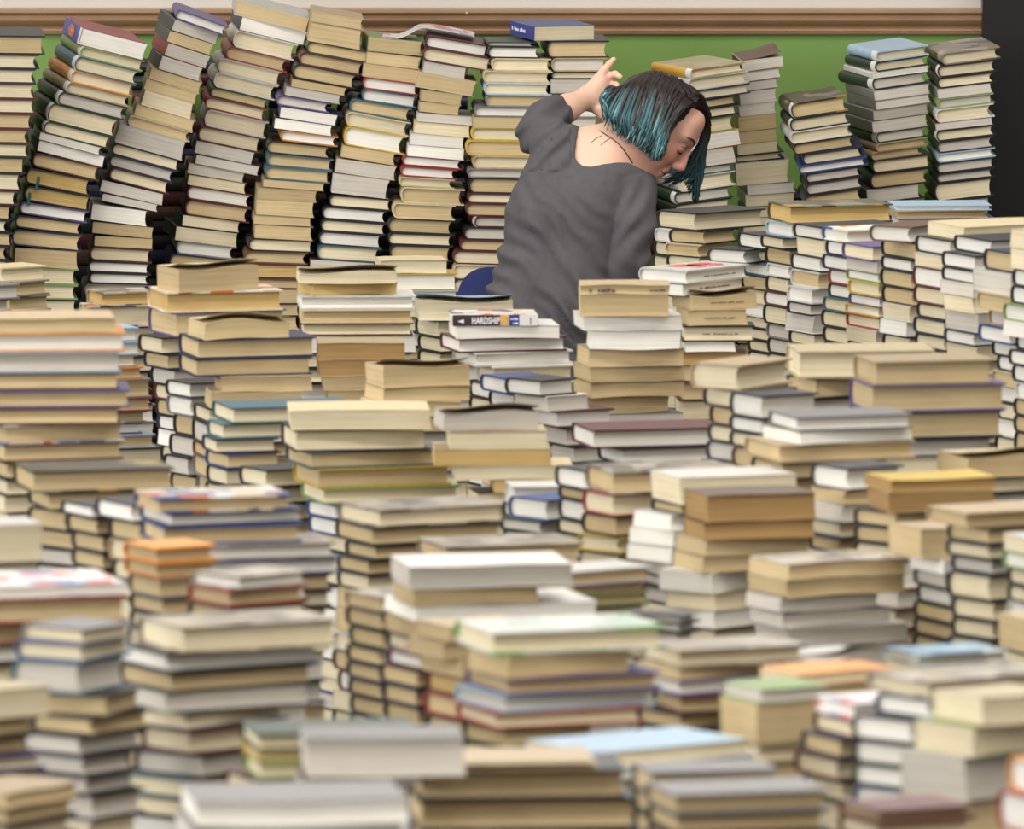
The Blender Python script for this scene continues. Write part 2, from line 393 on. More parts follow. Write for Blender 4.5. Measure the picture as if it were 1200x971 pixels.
S('the wall stack topped by a maroon hardback', 549, 41, '''14 Hmw 497 500 575;16 Hmc 494 497 578;14 Psg 494 497 548;18 Pct 486 490 560;13 Ptt 491 494 543;12 Ptt 489 492 540;10 Pwg 486 489 555;14 Pcc 483 486 553;14 Pww 478 481 545;13 Pww 475 478 545
12 Hrw 468 472 543;12 Hrw 466 470 536;11 Hcc 464 468 533;19 Hct 466 470 545;18 Hct 456 460 534;17 Hkt 451 455 532;14 Hkc 451 455 532;18 Hkt 453 457 530;18 Hkc 446 450 525;16 Hkc 446 450 522''', [(0, 10), (3, 10), (6, 5), (10, 5), (13, 3), (19, 2)], 'E')
S('the wall stack just behind the raised elbow', 550, 49, '''5 Hdg 566 572 628;14 Hkw 568 572 633;15 Hcc 572 576 646;14 Hcc 562 566 648;14 Hlc 563 567 647;14 Hst 565 569 644;12 Hsw 552 556 632;13 Ptt 551 554 630;15 Hyc 548 552 628;18 Hyt 541 546 628
15 Htc 548 554 630;11 Hsg 543 548 630;18 Hkt 544 550 630;12 Hmc 543 548 628;15 Hmt 540 546 626;13 Hmgl 541 556 632;15 Hkg 538 544 624;13 Hmt 534 539 620;16 Hmc 526 531 614;17 Hcc 526 531 612;16 Hkc 526 531 612''', [(0, 1), (8, 1), (20, 2)], 'E')
S('the wall stack topped by the blue book', 550, 31, '''17 Pbcb 598 626 697;20 Hkt 633 641 714;16 Htg 642 646 712;9 Hkc 642 646 704;17 Psg 641 645 702;13 Hkc 641 645 704;14 Ptw 643 645 700;14 Hsg 642 645 703;15 Hkc 641 645 703;14 Htg 640 644 702;15 Hkc 640 644 702''', 0, 'E')
S('the wall stack topped by a yellow-spined book', 548, 82, '''11 Hacy 762 809 873;14 Hwc 757 806 877;12 Hnc 768 812 879;11 Hkt 772 812 864;12 Hkc 772 812 865;18 Hgc 768 808 862;18 Pow 768 806 868;20 Psg 764 800 862;10 Hqg 762 798 860;17 Hwc 758 794 862;14 Hdgl 758 790 859
15 Hkc 758 790 858;16 Hdc 758 790 858''', -5, 'E', tilt=3.2)
S('the paperback wall stack with a curled brown cover', 545, 71, '''14 Phgo 858 868 918;12 Psg 858 868 914;11 Psg 858 867 912;16 Psg 856 866 910;13 Pwg 856 866 909;18 Ptt 856 865 910;14 Ptt 856 865 911;13 Ptc 856 864 912;9 Hkc 853 862 919;27 Pwc 852 862 926;11 Pwg 866 876 932;14 Pwc 864 874 932''', [(0, -7), (8, -5), (11, -2)], 'E', tilt=3.2)
S('the wall stack topped by a dark yellow-printed book', 548, 122, '''18 Hutl 911 926 992;15 Hkcl 913 925 995;14 Hwc 913 925 997;14 Hkt 918 929 1002;13 Hnc 933 940 1012;10 Hbw 930 936 1017;12 Hkg 936 944 1010;14 Hkg 936 944 1012;15 Hkt 934 942 1010''', -8, 'E', tilt=3.2)
S('the wall stack topped by a light blue book', 546, 61, '''12 Hlcl 992 1026 1088;12 Hdcl 989 1025 1087;7 Pww 988 1022 1088;14 Hdgl 981 1022 1088;12 Psg 990 1024 1090;11 Psg 992 1026 1091;13 Psg 988 1023 1088;14 Psg 988 1022 1087;13 Hdgl 993 1027 1087
10 Htt 996 1027 1088;9 Htt 994 1022 1080;16 Hkc 1004 1022 1092;18 Hkt 1000 1020 1090;16 Psg 998 1016 1078;16 Hkg 998 1016 1084''', -5.5, 'E', tilt=3.2)
S('the wall stack beside the black door frame', 546, 63, '''14 Hjc 1082 1103 1172;14 Hkcl 1085 1098 1168;13 Hkc 1085 1098 1167;12 Psg 1086 1098 1163;12 Hgg 1086 1098 1165;16 Hwc 1084 1096 1165;9 Pmg 1085 1096 1164;13 Hkcl 1085 1097 1167;14 Hkg 1086 1098 1166;11 Hlw 1086 1098 1167;13 Hkg 1086 1098 1166;11 Hkg 1086 1098 1166
22 Hkc 1082 1095 1165;15 Hkg 1083 1096 1163;15 Hkc 1083 1096 1163''', -6, 'E', tilt=3.2)
# added inner row: dark spines stand in for shade between the leaning stacks
for k, (x, y) in enumerate(((24, 138), (112, 84), (190, 72), (270, 70), (350, 66), (430, 76), (510, 80), (620, 200), (745, 215), (905, 225), (985, 215))):
    S('the added gap-darkening inner row behind the wall stacks', 538, y, ';'.join('%d H%s%s %d %d %d' % (14 + (k * 5 + j * 7) % 7, 'knkdmhk'[(k + j) % 7], 'ct'[j % 2], x - 36, x - 35, x + 38) for j in range(22)), 0, 'S')
# a second pair of low books in front of the wall, right
S('the low pile under the door-frame stack', 585, 241, '''6 Hlw 1040 1048 1162;9 Htt 1040 1050 1158;14 Hbw 1042 1052 1166;16 Hkc 1042 1052 1160''', 0, 'F')

# ---------------------------------------------------------------- right middle: ends turned to the camera, each stack nearer than the last
S('the stack right of her hanging hair', 592, 250, '''21 Hkc 769 816 898;16 Hkt 795 827 866;14 Hct 793 821 858;15 Hkc 790 822 866;16 Hkc 790 822 866''', 0, 'F')
S('the narrow stack by her right sleeve', 588, 271, '''15 Hww 768 793 -;16 Hkc 768 792 -;15 Hdc 766 790 -;16 Hkc 766 790 -''')
S('the stack behind the white red-printed book', 600, 276, '''17 Hkw 864 893 -;17 Hkw 854 876 898;15 Hqw 870 899 -;17 Hkt 868 897 -;17 Htc 870 897 -;15 Hww 870 898 -;14 Hkc 872 902 -;14 Hkc 874 904 -;14 Hkc 876 905 -;15 Hkw 876 905 -''')
S('the stack topped by a dark thick golden-edged book', 608, 242, '''21 Huy 899 926 1047;16 Hlw 897 928 -;14 Hkc 895 918 -;19 Hkt 896 925 -;15 Hww 901 925 -;18 Hkc 903 924 -;16 Hmw 900 922 -;22 Hkc 900 921 -;17 Hsg 903 925 -;18 Hkg 904 926 -;16 Hkc 904 926 -''')
S('the second stack right of the golden-edged book', 617, 266, '''16 Hkw 929 962 -;20 Pwc 934 966 -;18 Hkw 926 962 -;19 Hwt 926 960 -;18 Hww 922 952 -;14 Hkg 922 950 -;21 Pwg 921 954 -;15 Hkc 924 954 -;18 Hkc 924 954 -''')
S('the stack topped by an orange-white jacket', 627, 270, '''15 Hxw 963 994 -;17 Hkw 967 996 -;17 Hnw 963 994 -;17 Hrw 970 998 -;16 Hkw 970 998 -;16 Hqc 964 994 -;19 Hkc 962 994 -;18 Hkc 964 994 -;18 Hkc 964 994 -''')
S('the stack topped by a lilac-grey hardback', 640, 289, '''18 Hpc 986 1022 -;14 Pwg 992 1028 -;12 Hgw 991 1030 -;16 Hyc 993 1030 -;13 Hpw 994 1031 -;11 Hyw 990 1030 -;15 Hrc 991 1030 -;17 Pwc 992 1028 -;16 Hkc 992 1028 -;17 Hkc 992 1028 -''')
S('the stack topped by a reddish-black hardback', 648, 266, '''19 Hhw 1029 1069 1110;20 Hkt 1032 1072 -;15 Hkw 1032 1068 -;20 Hkt 1031 1068 -;20 Hkt 1033 1070 -;19 Pwc 1035 1067 -;17 Plw 1031 1063 -;17 Hkc 1034 1066 -;17 Hkc 1034 1066 -''')
S('the stack under the long cream paperback', 658, 266, '''16 Pcc 1087 1130 1262;19 Hkw 1072 1114 -;16 Pwc 1072 1110 -;23 Hmw 1069 1106 -;20 Hmc 1070 1107 -;17 Hkc 1074 1109 -;19 Hnc 1070 1106 -;17 Hkc 1072 1107 -;17 Hkc 1072 1107 -''')
S('the stack topped by a black hardback, right', 670, 282, '''18 Hkw 1117 1162 -;18 Hkw 1103 1142 -;16 Hkw 1103 1142 -;16 Pwg 1102 1141 -;18 Pcc 1106 1141 -;23 Psg 1108 1147 -;16 Hnw 1106 1142 -;17 Pcc 1110 1146 -;18 Hkc 1108 1144 -;18 Hkc 1108 1144 -''')
S('the stack topped by a navy-printed hardback', 684, 297, '''24 Hnt 1152 1190 -;26 Pwg 1140 1186 -;21 Hct 1144 1184 -;18 Htg 1158 1194 -;19 Hbw 1146 1184 -;17 Hkw 1162 1198 -;18 Hkw 1168 1204 -;18 Hct 1162 1200 -;20 Hkw 1168 1206 -;20 Hkc 1168 1206 -;20 Hww 1166 1204 -;20 Hkc 1166 1204 -''')
S('the stack cut by the right edge, upper', 698, 275, '''22 Pcc 1184 1226 -;24 Pcc 1184 1226 -;20 Hkw 1186 1226 -;21 Hkw 1184 1226 -;20 Hgw 1175 1218 -;18 Pww 1176 1216 -;16 Hkw 1190 1230 -;18 Hkw 1182 1222 -;20 Hkw 1186 1226 -;20 Hww 1190 1228 -;20 Hkt 1188 1228 -;20 Hkt 1188 1228 -''')

# ---------------------------------------------------------------- centre
S('the stack with the white red-printed book', 640, 317, '''16 Hwwa 748 806 879;14 Pbws 743 801 871;17 Pttso 790 812 888;18 Ptts 796 806 876;19 Hkcs 796 800 885;12 Pww 800 803 862;16 Phb 795 798 875;18 Pht 795 800 870''', 0, 'F')
S('the paperback stack in front of her arm', 668, 334, '''11 Pttq 678 680 785;26 Ptt 678 680 784;17 Pww 672 684 800;22 Pww 688 692 798;21 Ptt 676 690 802;18 Ptt 672 692 803;18 Ptt 672 693 803;20 Ptt 652 680 785;18 Psg 670 690 802''', 0, 'F')
S('the stack topped by the HARDSHIP book', 650, 369, '''13 PxwSh 526 530 631;15 Pww 526 535 656;17 Hmw 515 537 665;16 Hww 530 557 672;21 Hwc 558 578 674;18 Hkw 552 575 650;18 Hkc 552 575 650''', 0, 'F')
S('the short stack with a bright blue hardback', 672, 443, '''19 Hbw 573 592 -;18 Hkw 580 602 -;18 Hkc 578 600 -;18 Hkc 578 600 -''')
S('the short stack with a grey-white paperback', 680, 446, '''19 Hkw 609 634 676;17 Pwg 618 642 690;20 Hmw 628 652 -;22 Hkg 640 664 -;20 Hkg 648 672 -''')
S('the low stack with a pale blue curled cover', 606, 353, '''23 Plco 486 490 602;20 Hdc 491 513 575;18 Hkc 494 516 578;17 Hkc 494 516 578''')
S('the low stack with a thin yellow-edged hardback', 598, 305, '''16 Pcc 440 446 524;20 Hyw 440 446 536;13 Hlw 440 446 537;18 Pcc 440 446 530;18 Hkc 440 446 530''')
S('the stack with a newsprint cover on top', 628, 319, '''14 Ptco 347 350 465;14 Pty 348 367 466;16 Hww 348 351 486;16 Hct 350 353 484;15 Hhc 350 353 484;20 Pww 348 352 487;18 Hkc 350 354 484;18 Hkc 350 354 484''')
S('the brown paperback stack below the newsprint cover', 645, 402, '''20 Ptb 371 373 475;19 Ptb 371 374 474;17 Ptt 376 378 474;17 Ptt 380 384 476;17 Ptt 380 384 476''')
S('the pair of tan paperbacks with a raised cover', 690, 430, '''25 Ptto 428 450 552;17 Ptt 427 450 552;18 Pct 421 434 540;18 Ptt 424 440 540''')
S('the leaning-cover paperback stack left of centre', 648, 315, '''28 Pcto 184 210 304;24 Hxy 172 195 332;29 Hpt 173 205 336;20 Hkc 168 190 -;18 Hnt 172 196 -;20 Hkg 180 204 -;18 Hmc 184 208 -;19 Hkt 186 210 -''')
S('the stack with two silver-edged hardbacks', 676, 377, '''21 Pcto 220 240 340;23 Hnt 209 231 371;21 Hnt 209 228 366;18 Ptt 251 260 366;19 Pct 240 246 354;18 Hkc 226 244 360''')
S('the narrow dark stack left of the silver-edged pair', 668, 449, '''18 Hkw 204 223 -;22 Hsw 199 224 -;24 Hkt 210 232 -;24 Hkg 209 227 -;22 Hkg 199 220 -;20 Hkt 204 228 -;20 Hkt 204 228 -''')
S('the stack with a blue-cornered cream hardback', 712, 478, '''19 Hqc 248 272 420;18 Hqc 244 260 346;17 Hnc 240 252 326;18 Hbt 248 266 330;20 Hkc 248 264 330;19 Hdt 246 262 330;19 Hdt 246 262 330''')
S('the small dark stack at mid left', 728, 551, '''21 Hkc 293 312 -;20 Hkc 293 312 -;20 Hkt 293 312 -''')
S('the small dark stack beside it', 722, 553, '''20 Hkg 312 342 -;20 Hkg 312 342 -;20 Hkt 312 342 -''')
S('the stack topped by a thick cream paperback', 736, 481, '''23 Pcc 337 340 505;26 Hkc 329 345 502;20 Hqt 334 363 512;23 Hyt 343 372 530;19 Hgc 352 378 540;18 Hbw 358 392 -;20 Hbw 360 396 -;20 Hkc 366 404 -;20 Hkc 366 404 -''')
S('the crumpled tan paperback stack at centre', 742, 484, '''21 Ptgo 508 520 632;22 Pcc 523 527 641;19 Pty 506 509 646;17 Pcc 529 533 672;15 Pty 575 578 662;16 Pmc 548 560 660;18 Pcc 530 560 660;18 Hkc 530 560 660''')
S('the stack topped by a maroon-boarded hardback', 720, 504, '''22 Hmw 669 694 845;20 Hkw 700 728 862;17 Hdc 688 712 -;18 Hkc 676 700 -;18 Hkc 676 700 -''')
S('the column of black-rimmed hardbacks at centre', 770, 551, '''24 Hkw 650 684 -;14 Hkt 661 688 -;24 Hkw 654 688 -;17 Hkc 656 686 -;20 Hkt 658 690 -;20 Hkt 658 690 -''')
S('the stack topped by a wide greyish-pink jacket', 790, 553, '''27 Hjt 686 717 866;26 Hrc 688 718 800;24 Hkt 692 722 790;20 Hyc 688 728 790;22 Hkc 688 726 790;20 Hkc 688 726 790''')
S('the white paperback column left of the brown block', 806, 560, '''32 Pwc 763 797 935;12 Hkt 770 800 880;19 Pww 757 788 850;19 Pww 752 790 850;18 Pww 748 788 850;18 Pwg 766 786 850;14 Hkg 766 786 850;20 Hkg 766 790 850;22 Pwc 766 790 850''')
S('the block of brown paperbacks', 822, 581, '''32 Phb 802 830 957;21 Phb 801 826 955;19 Ptt 792 828 950;19 Ptt 789 824 940;24 Pww 785 836 890;21 Pcc 793 840 900;21 Pww 800 838 896;20 Hkc 800 840 900;22 Hkc 800 840 900''', 0, 'F')
S('the stack under two joined tan paperbacks', 850, 661, '''19 Pjt 877 925 1063;21 Pct 876 923 1062;18 Psg 873 915 1030;18 Psg 878 918 1046;20 Pwg 885 925 1066;22 Pwg 885 925 1066;20 Hkg 890 930 1060''')
S('the stack topped by a square blue-rimmed hardback', 762, 586, '''25 Hbw 609 642 700;15 Hdg 600 634 690;16 Hkg 606 640 690;18 Hdg 604 640 690;20 Hkc 604 640 690''')
S('the white-topped stack behind the blue-rimmed book', 750, 570, '''24 Hww 592 600 700;16 Hdg 590 606 700;20 Hkc 590 606 700''')
S('the stack topped by a glossy grey-green jacket', 806, 598, '''21 Hjc 395 444 592;21 Hkt 392 436 590;17 Hkt 404 440 540;18 Hkt 394 432 540;20 Hkc 394 432 540''')
S('the stack with a red-spined yellowish jacket', 830, 641, '''18 Hjt 488 522 685;18 Hrw 475 506 660;20 Hkt 480 512 660;20 Hkc 480 512 660''')
S('the stack with a thick yellow-rimmed hardback', 758, 428, '''30 Htc 808 868 930;22 Hkc 831 862 935;22 Hmt 842 866 930;20 Hkc 842 870 930''')
S('the half-hidden stack with black-rimmed white hardback', 764, 464, '''28 Hkw 865 893 960;18 Hkw 865 894 960;18 Hkc 866 896 960''')
S('the stack behind the large tan hardbacks', 735, 412, '''32 Hcc 921 935 1096;24 Hkt 934 957 1010;16 Hkg 930 955 1010;18 Hkc 930 955 1010''')
S('the stack of large tan hardbacks at right', 770, 424, '''28 Htt 1000 1025 1165;32 Hpt 995 1021 1180;32 Hnt 994 1020 1176;22 Hkg 990 1018 1166;22 Pwc 990 1018 1166''')
S('the stack with two grey hardbacks over tan', 800, 489, '''17 Hsw 900 932 1070;16 Psw 893 938 1070;21 Htt 872 913 1074;20 Hkt 880 916 1040;20 Hht 880 916 1040''')
S('the stack topped by a yellow book', 826, 563, '''14 Pyb 1013 1045 1168;24 Ptb 1017 1042 1166;19 Hkt 1006 1052 1130;20 Hkt 1006 1056 1130;20 Hkc 1006 1052 1130''')
S('the stack left of the yellow book', 815, 549, '''27 Hkw 963 994 1060;16 Ptt 962 990 1060;20 Pwg 957 988 1060;20 Hnc 957 985 1060;18 Hkt 957 985 1060''')
S('the open-covered pale stack at the right edge', 800, 536, '''24 Pcto 1098 1134 1260;20 Hkc 1100 1140 1260;20 Hkw 1100 1140 1260''')
S('the stack topped by a flat tan-jacketed hardback', 866, 601, '''18 Htt 1085 1133 1262;20 Hkt 1118 1160 1240;18 Hkc 1116 1160 1240;18 Hkg 1120 1165 1250;31 Hkc 1113 1160 1250;24 Hkc 1121 1166 1250;22 Hkc 1121 1166 1250''')
S('the column with a thick square tan paperback', 852, 620, '''36 Ptt 1058 1080 1140;17 Pww 1066 1106 -;19 Hkg 1073 1108 -;21 Hkw 1074 1114 -;20 Hkt 1070 1116 -;20 Hkt 1070 1116 -''')
S('the green-edged stack cut by the right edge', 880, 632, '''20 Pwc 1176 1216 -;20 Hgw 1174 1214 -;20 Hkc 1180 1220 -;20 Hkc 1180 1220 -''')
S('the black-rimmed stack cut by the right edge', 790, 558, '''16 Hkc 1170 1214 -;14 Hkw 1172 1214 -;16 Hkw 1172 1214 -''')

# ---------------------------------------------------------------- left side
S('the short cream stack at the left edge', 612, 314, '''17 Hcc -22 2 55;17 Hst -5 20 58;18 Hst -10 12 60;16 Hkc -10 12 60;16 Hkc -10 12 60''')
S('the low pinkish pile at the left edge', 618, 336, '''17 Hsg -62 -40 24;15 Hrg -60 -36 14;16 Hsc -60 -36 14''')
S('the stack topped by a grey patterned jacket', 604, 343, '''16 Hjy 105 119 183;25 Hxc 93 103 184;18 Hkc 96 110 184;18 Hnt 96 110 184;18 Hkc 96 110 184''')
S('the ragged column behind the tall left stack', 640, 386, '''16 Hlw 80 96 163;16 Hlw 84 98 165;14 Htw 80 94 161;14 Hot 90 104 168;22 Hst 96 108 178;16 Hrt 100 112 178;14 Hst 90 104 172;13 Hpw 80 94 166;16 Hlt 100 112 182;18 Hkc 96 110 192;18 Hkt 100 114 190;18 Hkt 100 114 190''')
S('the tall blurred stack at the left edge', 780, 374, '''17 Ptt -30 -25 136;22 How -30 -25 147;25 Hlg -30 -25 142;20 Hht -36 -32 140;21 Hpt -18 -14 152;20 Hht -36 -32 141;23 Hzt -20 4 146;21 Hht -22 3 145;20 Hkt -20 6 140;20 Hkc -20 6 140''')
S('the stack topped by a thick golden-edged hardback, left', 815, 552, '''26 Hut 15 37 205;21 Hkt 32 55 200;25 Hkt 36 76 160;22 Hkt 48 86 160;20 Hkg 48 93 160;20 Hkc 48 93 160''')
S('the small stack of black-rimmed blocks, left', 838, 593, '''15 Hkw 75 108 -;20 Hkt 80 114 -;21 Hkt 86 120 -;20 Hkt 94 120 -;20 Hkc 94 122 -''')
S('the single column right of the blocks', 845, 591, '''22 Hkw 111 155 -;24 Hkt 128 164 -;24 Htc 134 164 -;24 Hkc 138 168 -;22 Hkc 138 168 -''')
S('the stack topped by a green-orange jacket', 862, 584, '''18 Hxt 157 184 343;16 Hnw 163 200 358;22 Hbt 165 190 354;18 Hjw 204 227 393;19 Hbw 212 240 400;20 Hmt 212 240 390;20 Hkc 212 240 390''')
S('the small pile of orange books', 880, 642, '''18 Hot 158 183 -;18 Hot 158 184 -;24 Hst 158 188 -;20 Hkt 158 190 -;20 Hkc 158 190 -''')
S('the thick pale block at the left edge', 890, 617, '''44 Pwc -78 -60 50;20 Hkc -78 -60 50''')
S('the print-covered magazines at the left edge', 955, 690, '''14 Pzw -110 -75 150;30 Hrt -100 -70 150;26 Hrt -90 -60 38;22 Hkw -80 -50 28;20 Hkc -80 -50 28''')
S('the low jacketed pile below the blue hardbacks', 935, 676, '''16 Hjw 235 282 362;20 Hrt 228 270 360;20 Hkt 228 270 360''')
S('the second jacketed pile beside it', 912, 686, '''18 Hjw 283 300 362;20 Hmt 283 300 362;20 Hmt 283 300 362''')
S('the tall stack with a thick grey-jacketed book', 985, 735, '''32 Hjc 161 213 398;22 Hkw 135 195 378;24 Hkt 138 200 370;23 Pqg 140 195 362;22 Hnc 140 220 340;28 Hmc 165 222 330;28 Hkg 155 240 340;24 Hqc 150 215 300;24 Hkc 150 215 300''')
S('the dark stack with blue-rimmed books', 1000, 737, '''18 Hsc 50 100 158;22 Hbc 37 98 155;38 Hqg 32 95 150;27 Hkt 65 130 170;22 Hkt 50 110 180;24 Hkg 37 95 170;24 Hkg 55 100 160;22 Hkg 58 105 160;30 Hkg 60 110 170''')
S('the pale stack at the lower left edge', 1030, 813, '''34 Pcc -90 -40 60;22 Hkt -90 -40 46;22 Hkt -90 -40 40;18 Hpc -80 -40 52;20 Hnc -80 -40 54;26 Psg -70 -30 70''')
S('the tan pile at the bottom left corner', 1075, 930, '''18 Ptt -60 10 92;20 Hht -60 10 90;22 Hkc -60 10 90''')
S('the stack topped by a green-black hardback', 1040, 860, '''20 Hdc 281 300 497;12 Hyc 283 300 460;22 Hgc 285 302 450;24 Hmc 262 300 450;22 Hkc 270 300 450''')
S('the broad grey blurred book at the front', 1100, 866, '''46 Psg 352 358 545;8 Hmw 350 356 500;22 Hww 348 356 480;26 Psg 340 350 470''')
S('the grey paperbacks at the bottom edge', 1130, 940, '''30 Psw 212 230 480;26 Psg 205 225 470''')
S('the dark column of hardback ends', 878, 700, '''18 Hjt 403 447 -;22 Hkt 404 446 -;22 Hdt 408 447 -;20 Hkt 408 444 -;20 Hnt 410 444 -;20 Hkt 412 446 -;22 Hkt 414 448 -;22 Hkc 414 448 -''')
S('the maroon-topped column beside it', 920, 768, '''18 Hmw 453 494 -;22 Hkt 444 490 -;22 Hnt 448 488 -;22 Hkt 450 490 -;22 Hkc 450 490 -''')
S('the golden column behind the green-printed book', 930, 735, '''18 Ptt 494 528 -;20 Ptt 478 520 -;22 Pct 494 540 -;24 Hmy 498 542 -;26 Hrt 496 540 -;26 Hkt 498 540 -;24 Hkc 498 540 -''')
S('the wide white-topped stack at centre front', 905, 664, '''26 Pwg 458 480 672;22 Pwt 460 485 632;18 Pww 450 488 700;20 Ptt 452 490 640;20 Hkc 452 490 640''')
S('the low white-rimmed stack left of the brown block', 884, 670, '''17 Hwt 625 668 765;10 Hmt 640 672 760;15 Hgt 640 672 762;20 Hkc 640 672 760;20 Hkc 640 672 760''')
S('the small grey pile right of the green-printed book', 900, 722, '''9 Hkg 772 800 820;10 Hdw 775 800 822;18 Hkg 778 800 822;18 Hkc 778 800 822''')
S('the stack topped by a white-and-green printed hardback', 985, 741, '''27 Hvc 532 577 780;28 Ptt 548 597 740;20 Hpt 545 595 777;20 Hlg 532 592 772;20 Hrc 534 580 755;22 Hdt 545 592 700;22 Hkc 545 592 700''')
S('the wide brown-jacketed stack at the bottom', 1085, 895, '''9 Htt 475 488 700;34 Hkt 475 490 735;36 Hkt 475 490 745;30 Hpt 478 495 748''')
S('the stack topped by a pale blue-white paperback', 1022, 882, '''18 Plc 615 700 880;14 Pww 632 720 888''')
S('the grey-jacketed stack at the bottom', 1058, 905, '''28 Hst 740 762 912;26 Hkt 742 764 906;26 Hkt 742 764 906''')
S('the wide grey-black stack at the bottom centre', 1110, 931, '''24 Hst 755 790 972;24 Hkt 758 792 970;24 Hkt 758 792 970''')
S('the stack topped by a grey-pink jacket', 960, 762, '''21 Hjc 750 795 945;14 Ptt 752 798 892;19 Hpw 758 797 892;21 Hmt 775 796 880;20 Hkt 760 800 880;20 Hkc 760 800 880''')
S('the olive block with a green stripe', 1000, 808, '''16 Pgg 871 893 -;48 Pgt 871 888 -;24 Htc 870 890 -''')
S('the tan paperback column, right of centre', 985, 790, '''14 Poc 892 934 -;30 Ptt 905 946 -;28 Ptt 906 948 -;28 Ptt 906 950 -;28 Ptt 906 950 -;26 Ptc 906 950 -''')
S('the stack of crumpled grey magazines', 940, 770, '''26 Pwgo 943 985 1045;18 Pct 950 985 1020;20 Hkc 950 985 1020''')
S('the colourful small hardback column', 1015, 824, '''20 Hzw 960 1000 -;22 Hmc 952 998 -;24 Hnt 938 984 -;26 Hmc 930 980 -;26 Hkc 940 988 -''')
S('the stack topped by a sky blue printed book', 955, 768, '''12 Hic 1040 1076 1182;20 Pcc 1044 1080 1180;20 Hkc 1044 1080 1180''')
S('the tan block above the sky blue book', 900, 727, '''40 Ptt 1180 1206 1290;24 Hkc 1180 1206 1290''')
S('the wide maroon-jacketed stack at right front', 1030, 799, '''21 Hjc 1015 1090 1240;24 Hnw 1025 1092 1200;30 Hkw 1003 1070 1160;28 Hkw 1006 1072 1160;26 Hdw 1006 1072 1160;26 Hbw 1006 1074 1160;26 Hkc 1006 1074 1160''')
S('the thick pale paperback tower at right front', 1065, 818, '''34 Pcc 1110 1152 1240;36 Pgc 1085 1143 1230;52 Pwg 1072 1135 1210;50 Pct 1075 1130 1200''')
S('the red-rimmed pair at the bottom right corner', 1120, 897, '''40 How 1184 1230 -;46 Hrw 1168 1220 -''')
S('the small red pile at the bottom right', 1090, 950, '''14 Hmt 990 1030 -;24 Hmc 990 1030 -''')
# ---------------------------------------------------------------- which books show, and how large
BW, BH = 600, 486
zb = np.full((BH, BW), 1e9); ib = np.full((BH, BW), -1, int)
def raster(px, py, pz, idx):
    """convex quad with planar depth into the coarse id buffer"""
    x0, x1 = max(0, int(px.min())), min(BW - 1, int(px.max()) + 1); y0, y1 = max(0, int(py.min())), min(BH - 1, int(py.max()) + 1)
    if x1 < x0 or y1 < y0: return
    gx, gy = np.meshgrid(np.arange(x0, x1 + 1) + .5, np.arange(y0, y1 + 1) + .5)
    inside = np.ones(gx.shape, bool); sg = 0
    area = sum(px[i] * py[(i + 1) % 4] - px[(i + 1) % 4] * py[i] for i in range(4)); sg = 1 if area > 0 else -1
    for i in range(4):
        j = (i + 1) % 4
        inside &= sg * ((px[j] - px[i]) * (gy - py[i]) - (py[j] - py[i]) * (gx - px[i])) >= 0
    if not inside.any(): return
    A = np.c_[px, py, np.ones(4)]; c = np.linalg.lstsq(A, 1 / pz, rcond=None)[0]
    iz = c[0] * gx + c[1] * gy + c[2]; d = 1 / np.maximum(iz, 1e-6)
    sub = zb[y0:y1 + 1, x0:x1 + 1]; m = inside & (d < sub)
    sub[m] = d[m]; ib[y0:y1 + 1, x0:x1 + 1][m] = idx
for i, bk in enumerate(BOOKS):
    b, a, t, M = bk['b'], bk['a'], bk['t'], bk['M']
    c8 = [M @ Vector((sx * b / 2, sy * a / 2, sz * t / 2)) for sx in (-1, 1) for sy in (-1, 1) for sz in (-1, 1)]
    px, py, pz = proj([tuple(v) for v in c8]); px = px / 2; py = py / 2
    for q in ((0, 2, 3, 1), (0, 4, 5, 1), (1, 3, 7, 5), (4, 6, 7, 5)):
        q = list(q); raster(px[q], py[q], pz[q], i)
vis = np.bincount(ib[ib >= 0], minlength=len(BOOKS))
chosen = set()
for kind in 'HP':
    order = sorted([i for i in range(len(BOOKS)) if BOOKS[i]['kind'] == kind and vis[i] >= 14 and 'inner row' not in STACKS[BOOKS[i]['stack']]], key=lambda i: -vis[i])
    chosen |= set(order[:300])

ORD = ['topmost', 'second', 'third', 'fourth', 'fifth', 'sixth', 'seventh', 'eighth', 'ninth', 'tenth', 'eleventh', 'twelfth', 'thirteenth', 'fourteenth', 'fifteenth', 'sixteenth',
       'seventeenth', 'eighteenth', 'nineteenth', 'twentieth', 'twenty-first', 'twenty-second', 'twenty-third', 'twenty-fourth', 'twenty-fifth', 'twenty-sixth', 'twenty-seventh', 'twenty-eighth']
M_LABEL = plain_mat('spine_label_white', (222, 220, 212), 0.6)
M_INK = plain_mat('stamp_ink', (96, 84, 76), 0.8)
M_RIB = plain_mat('ribbon_teal', (36, 84, 88), 0.7, 0.15, 80)

def canon(bk):
    """dimensions and matrix of the book in its own frame (spine at -x)"""
    o = bk['ori']
    w, h = (bk['b'], bk['a']) if o in 'EG' else (bk['a'], bk['b'])
    return w, h, bk['t'], bk['M'] @ Matrix.Rotation(ROT[o], 4, 'Z')

def boxmesh(x0, x1, y0, y1, z0, z1):
    V = [(x, y, z) for x in (x0, x1) for y in (y0, y1) for z in (z0, z1)]
    return V, [(0, 1, 3, 2), (4, 6, 7, 5), (0, 4, 5, 1), (2, 3, 7, 6), (0, 2, 6, 4), (1, 5, 7, 3)]

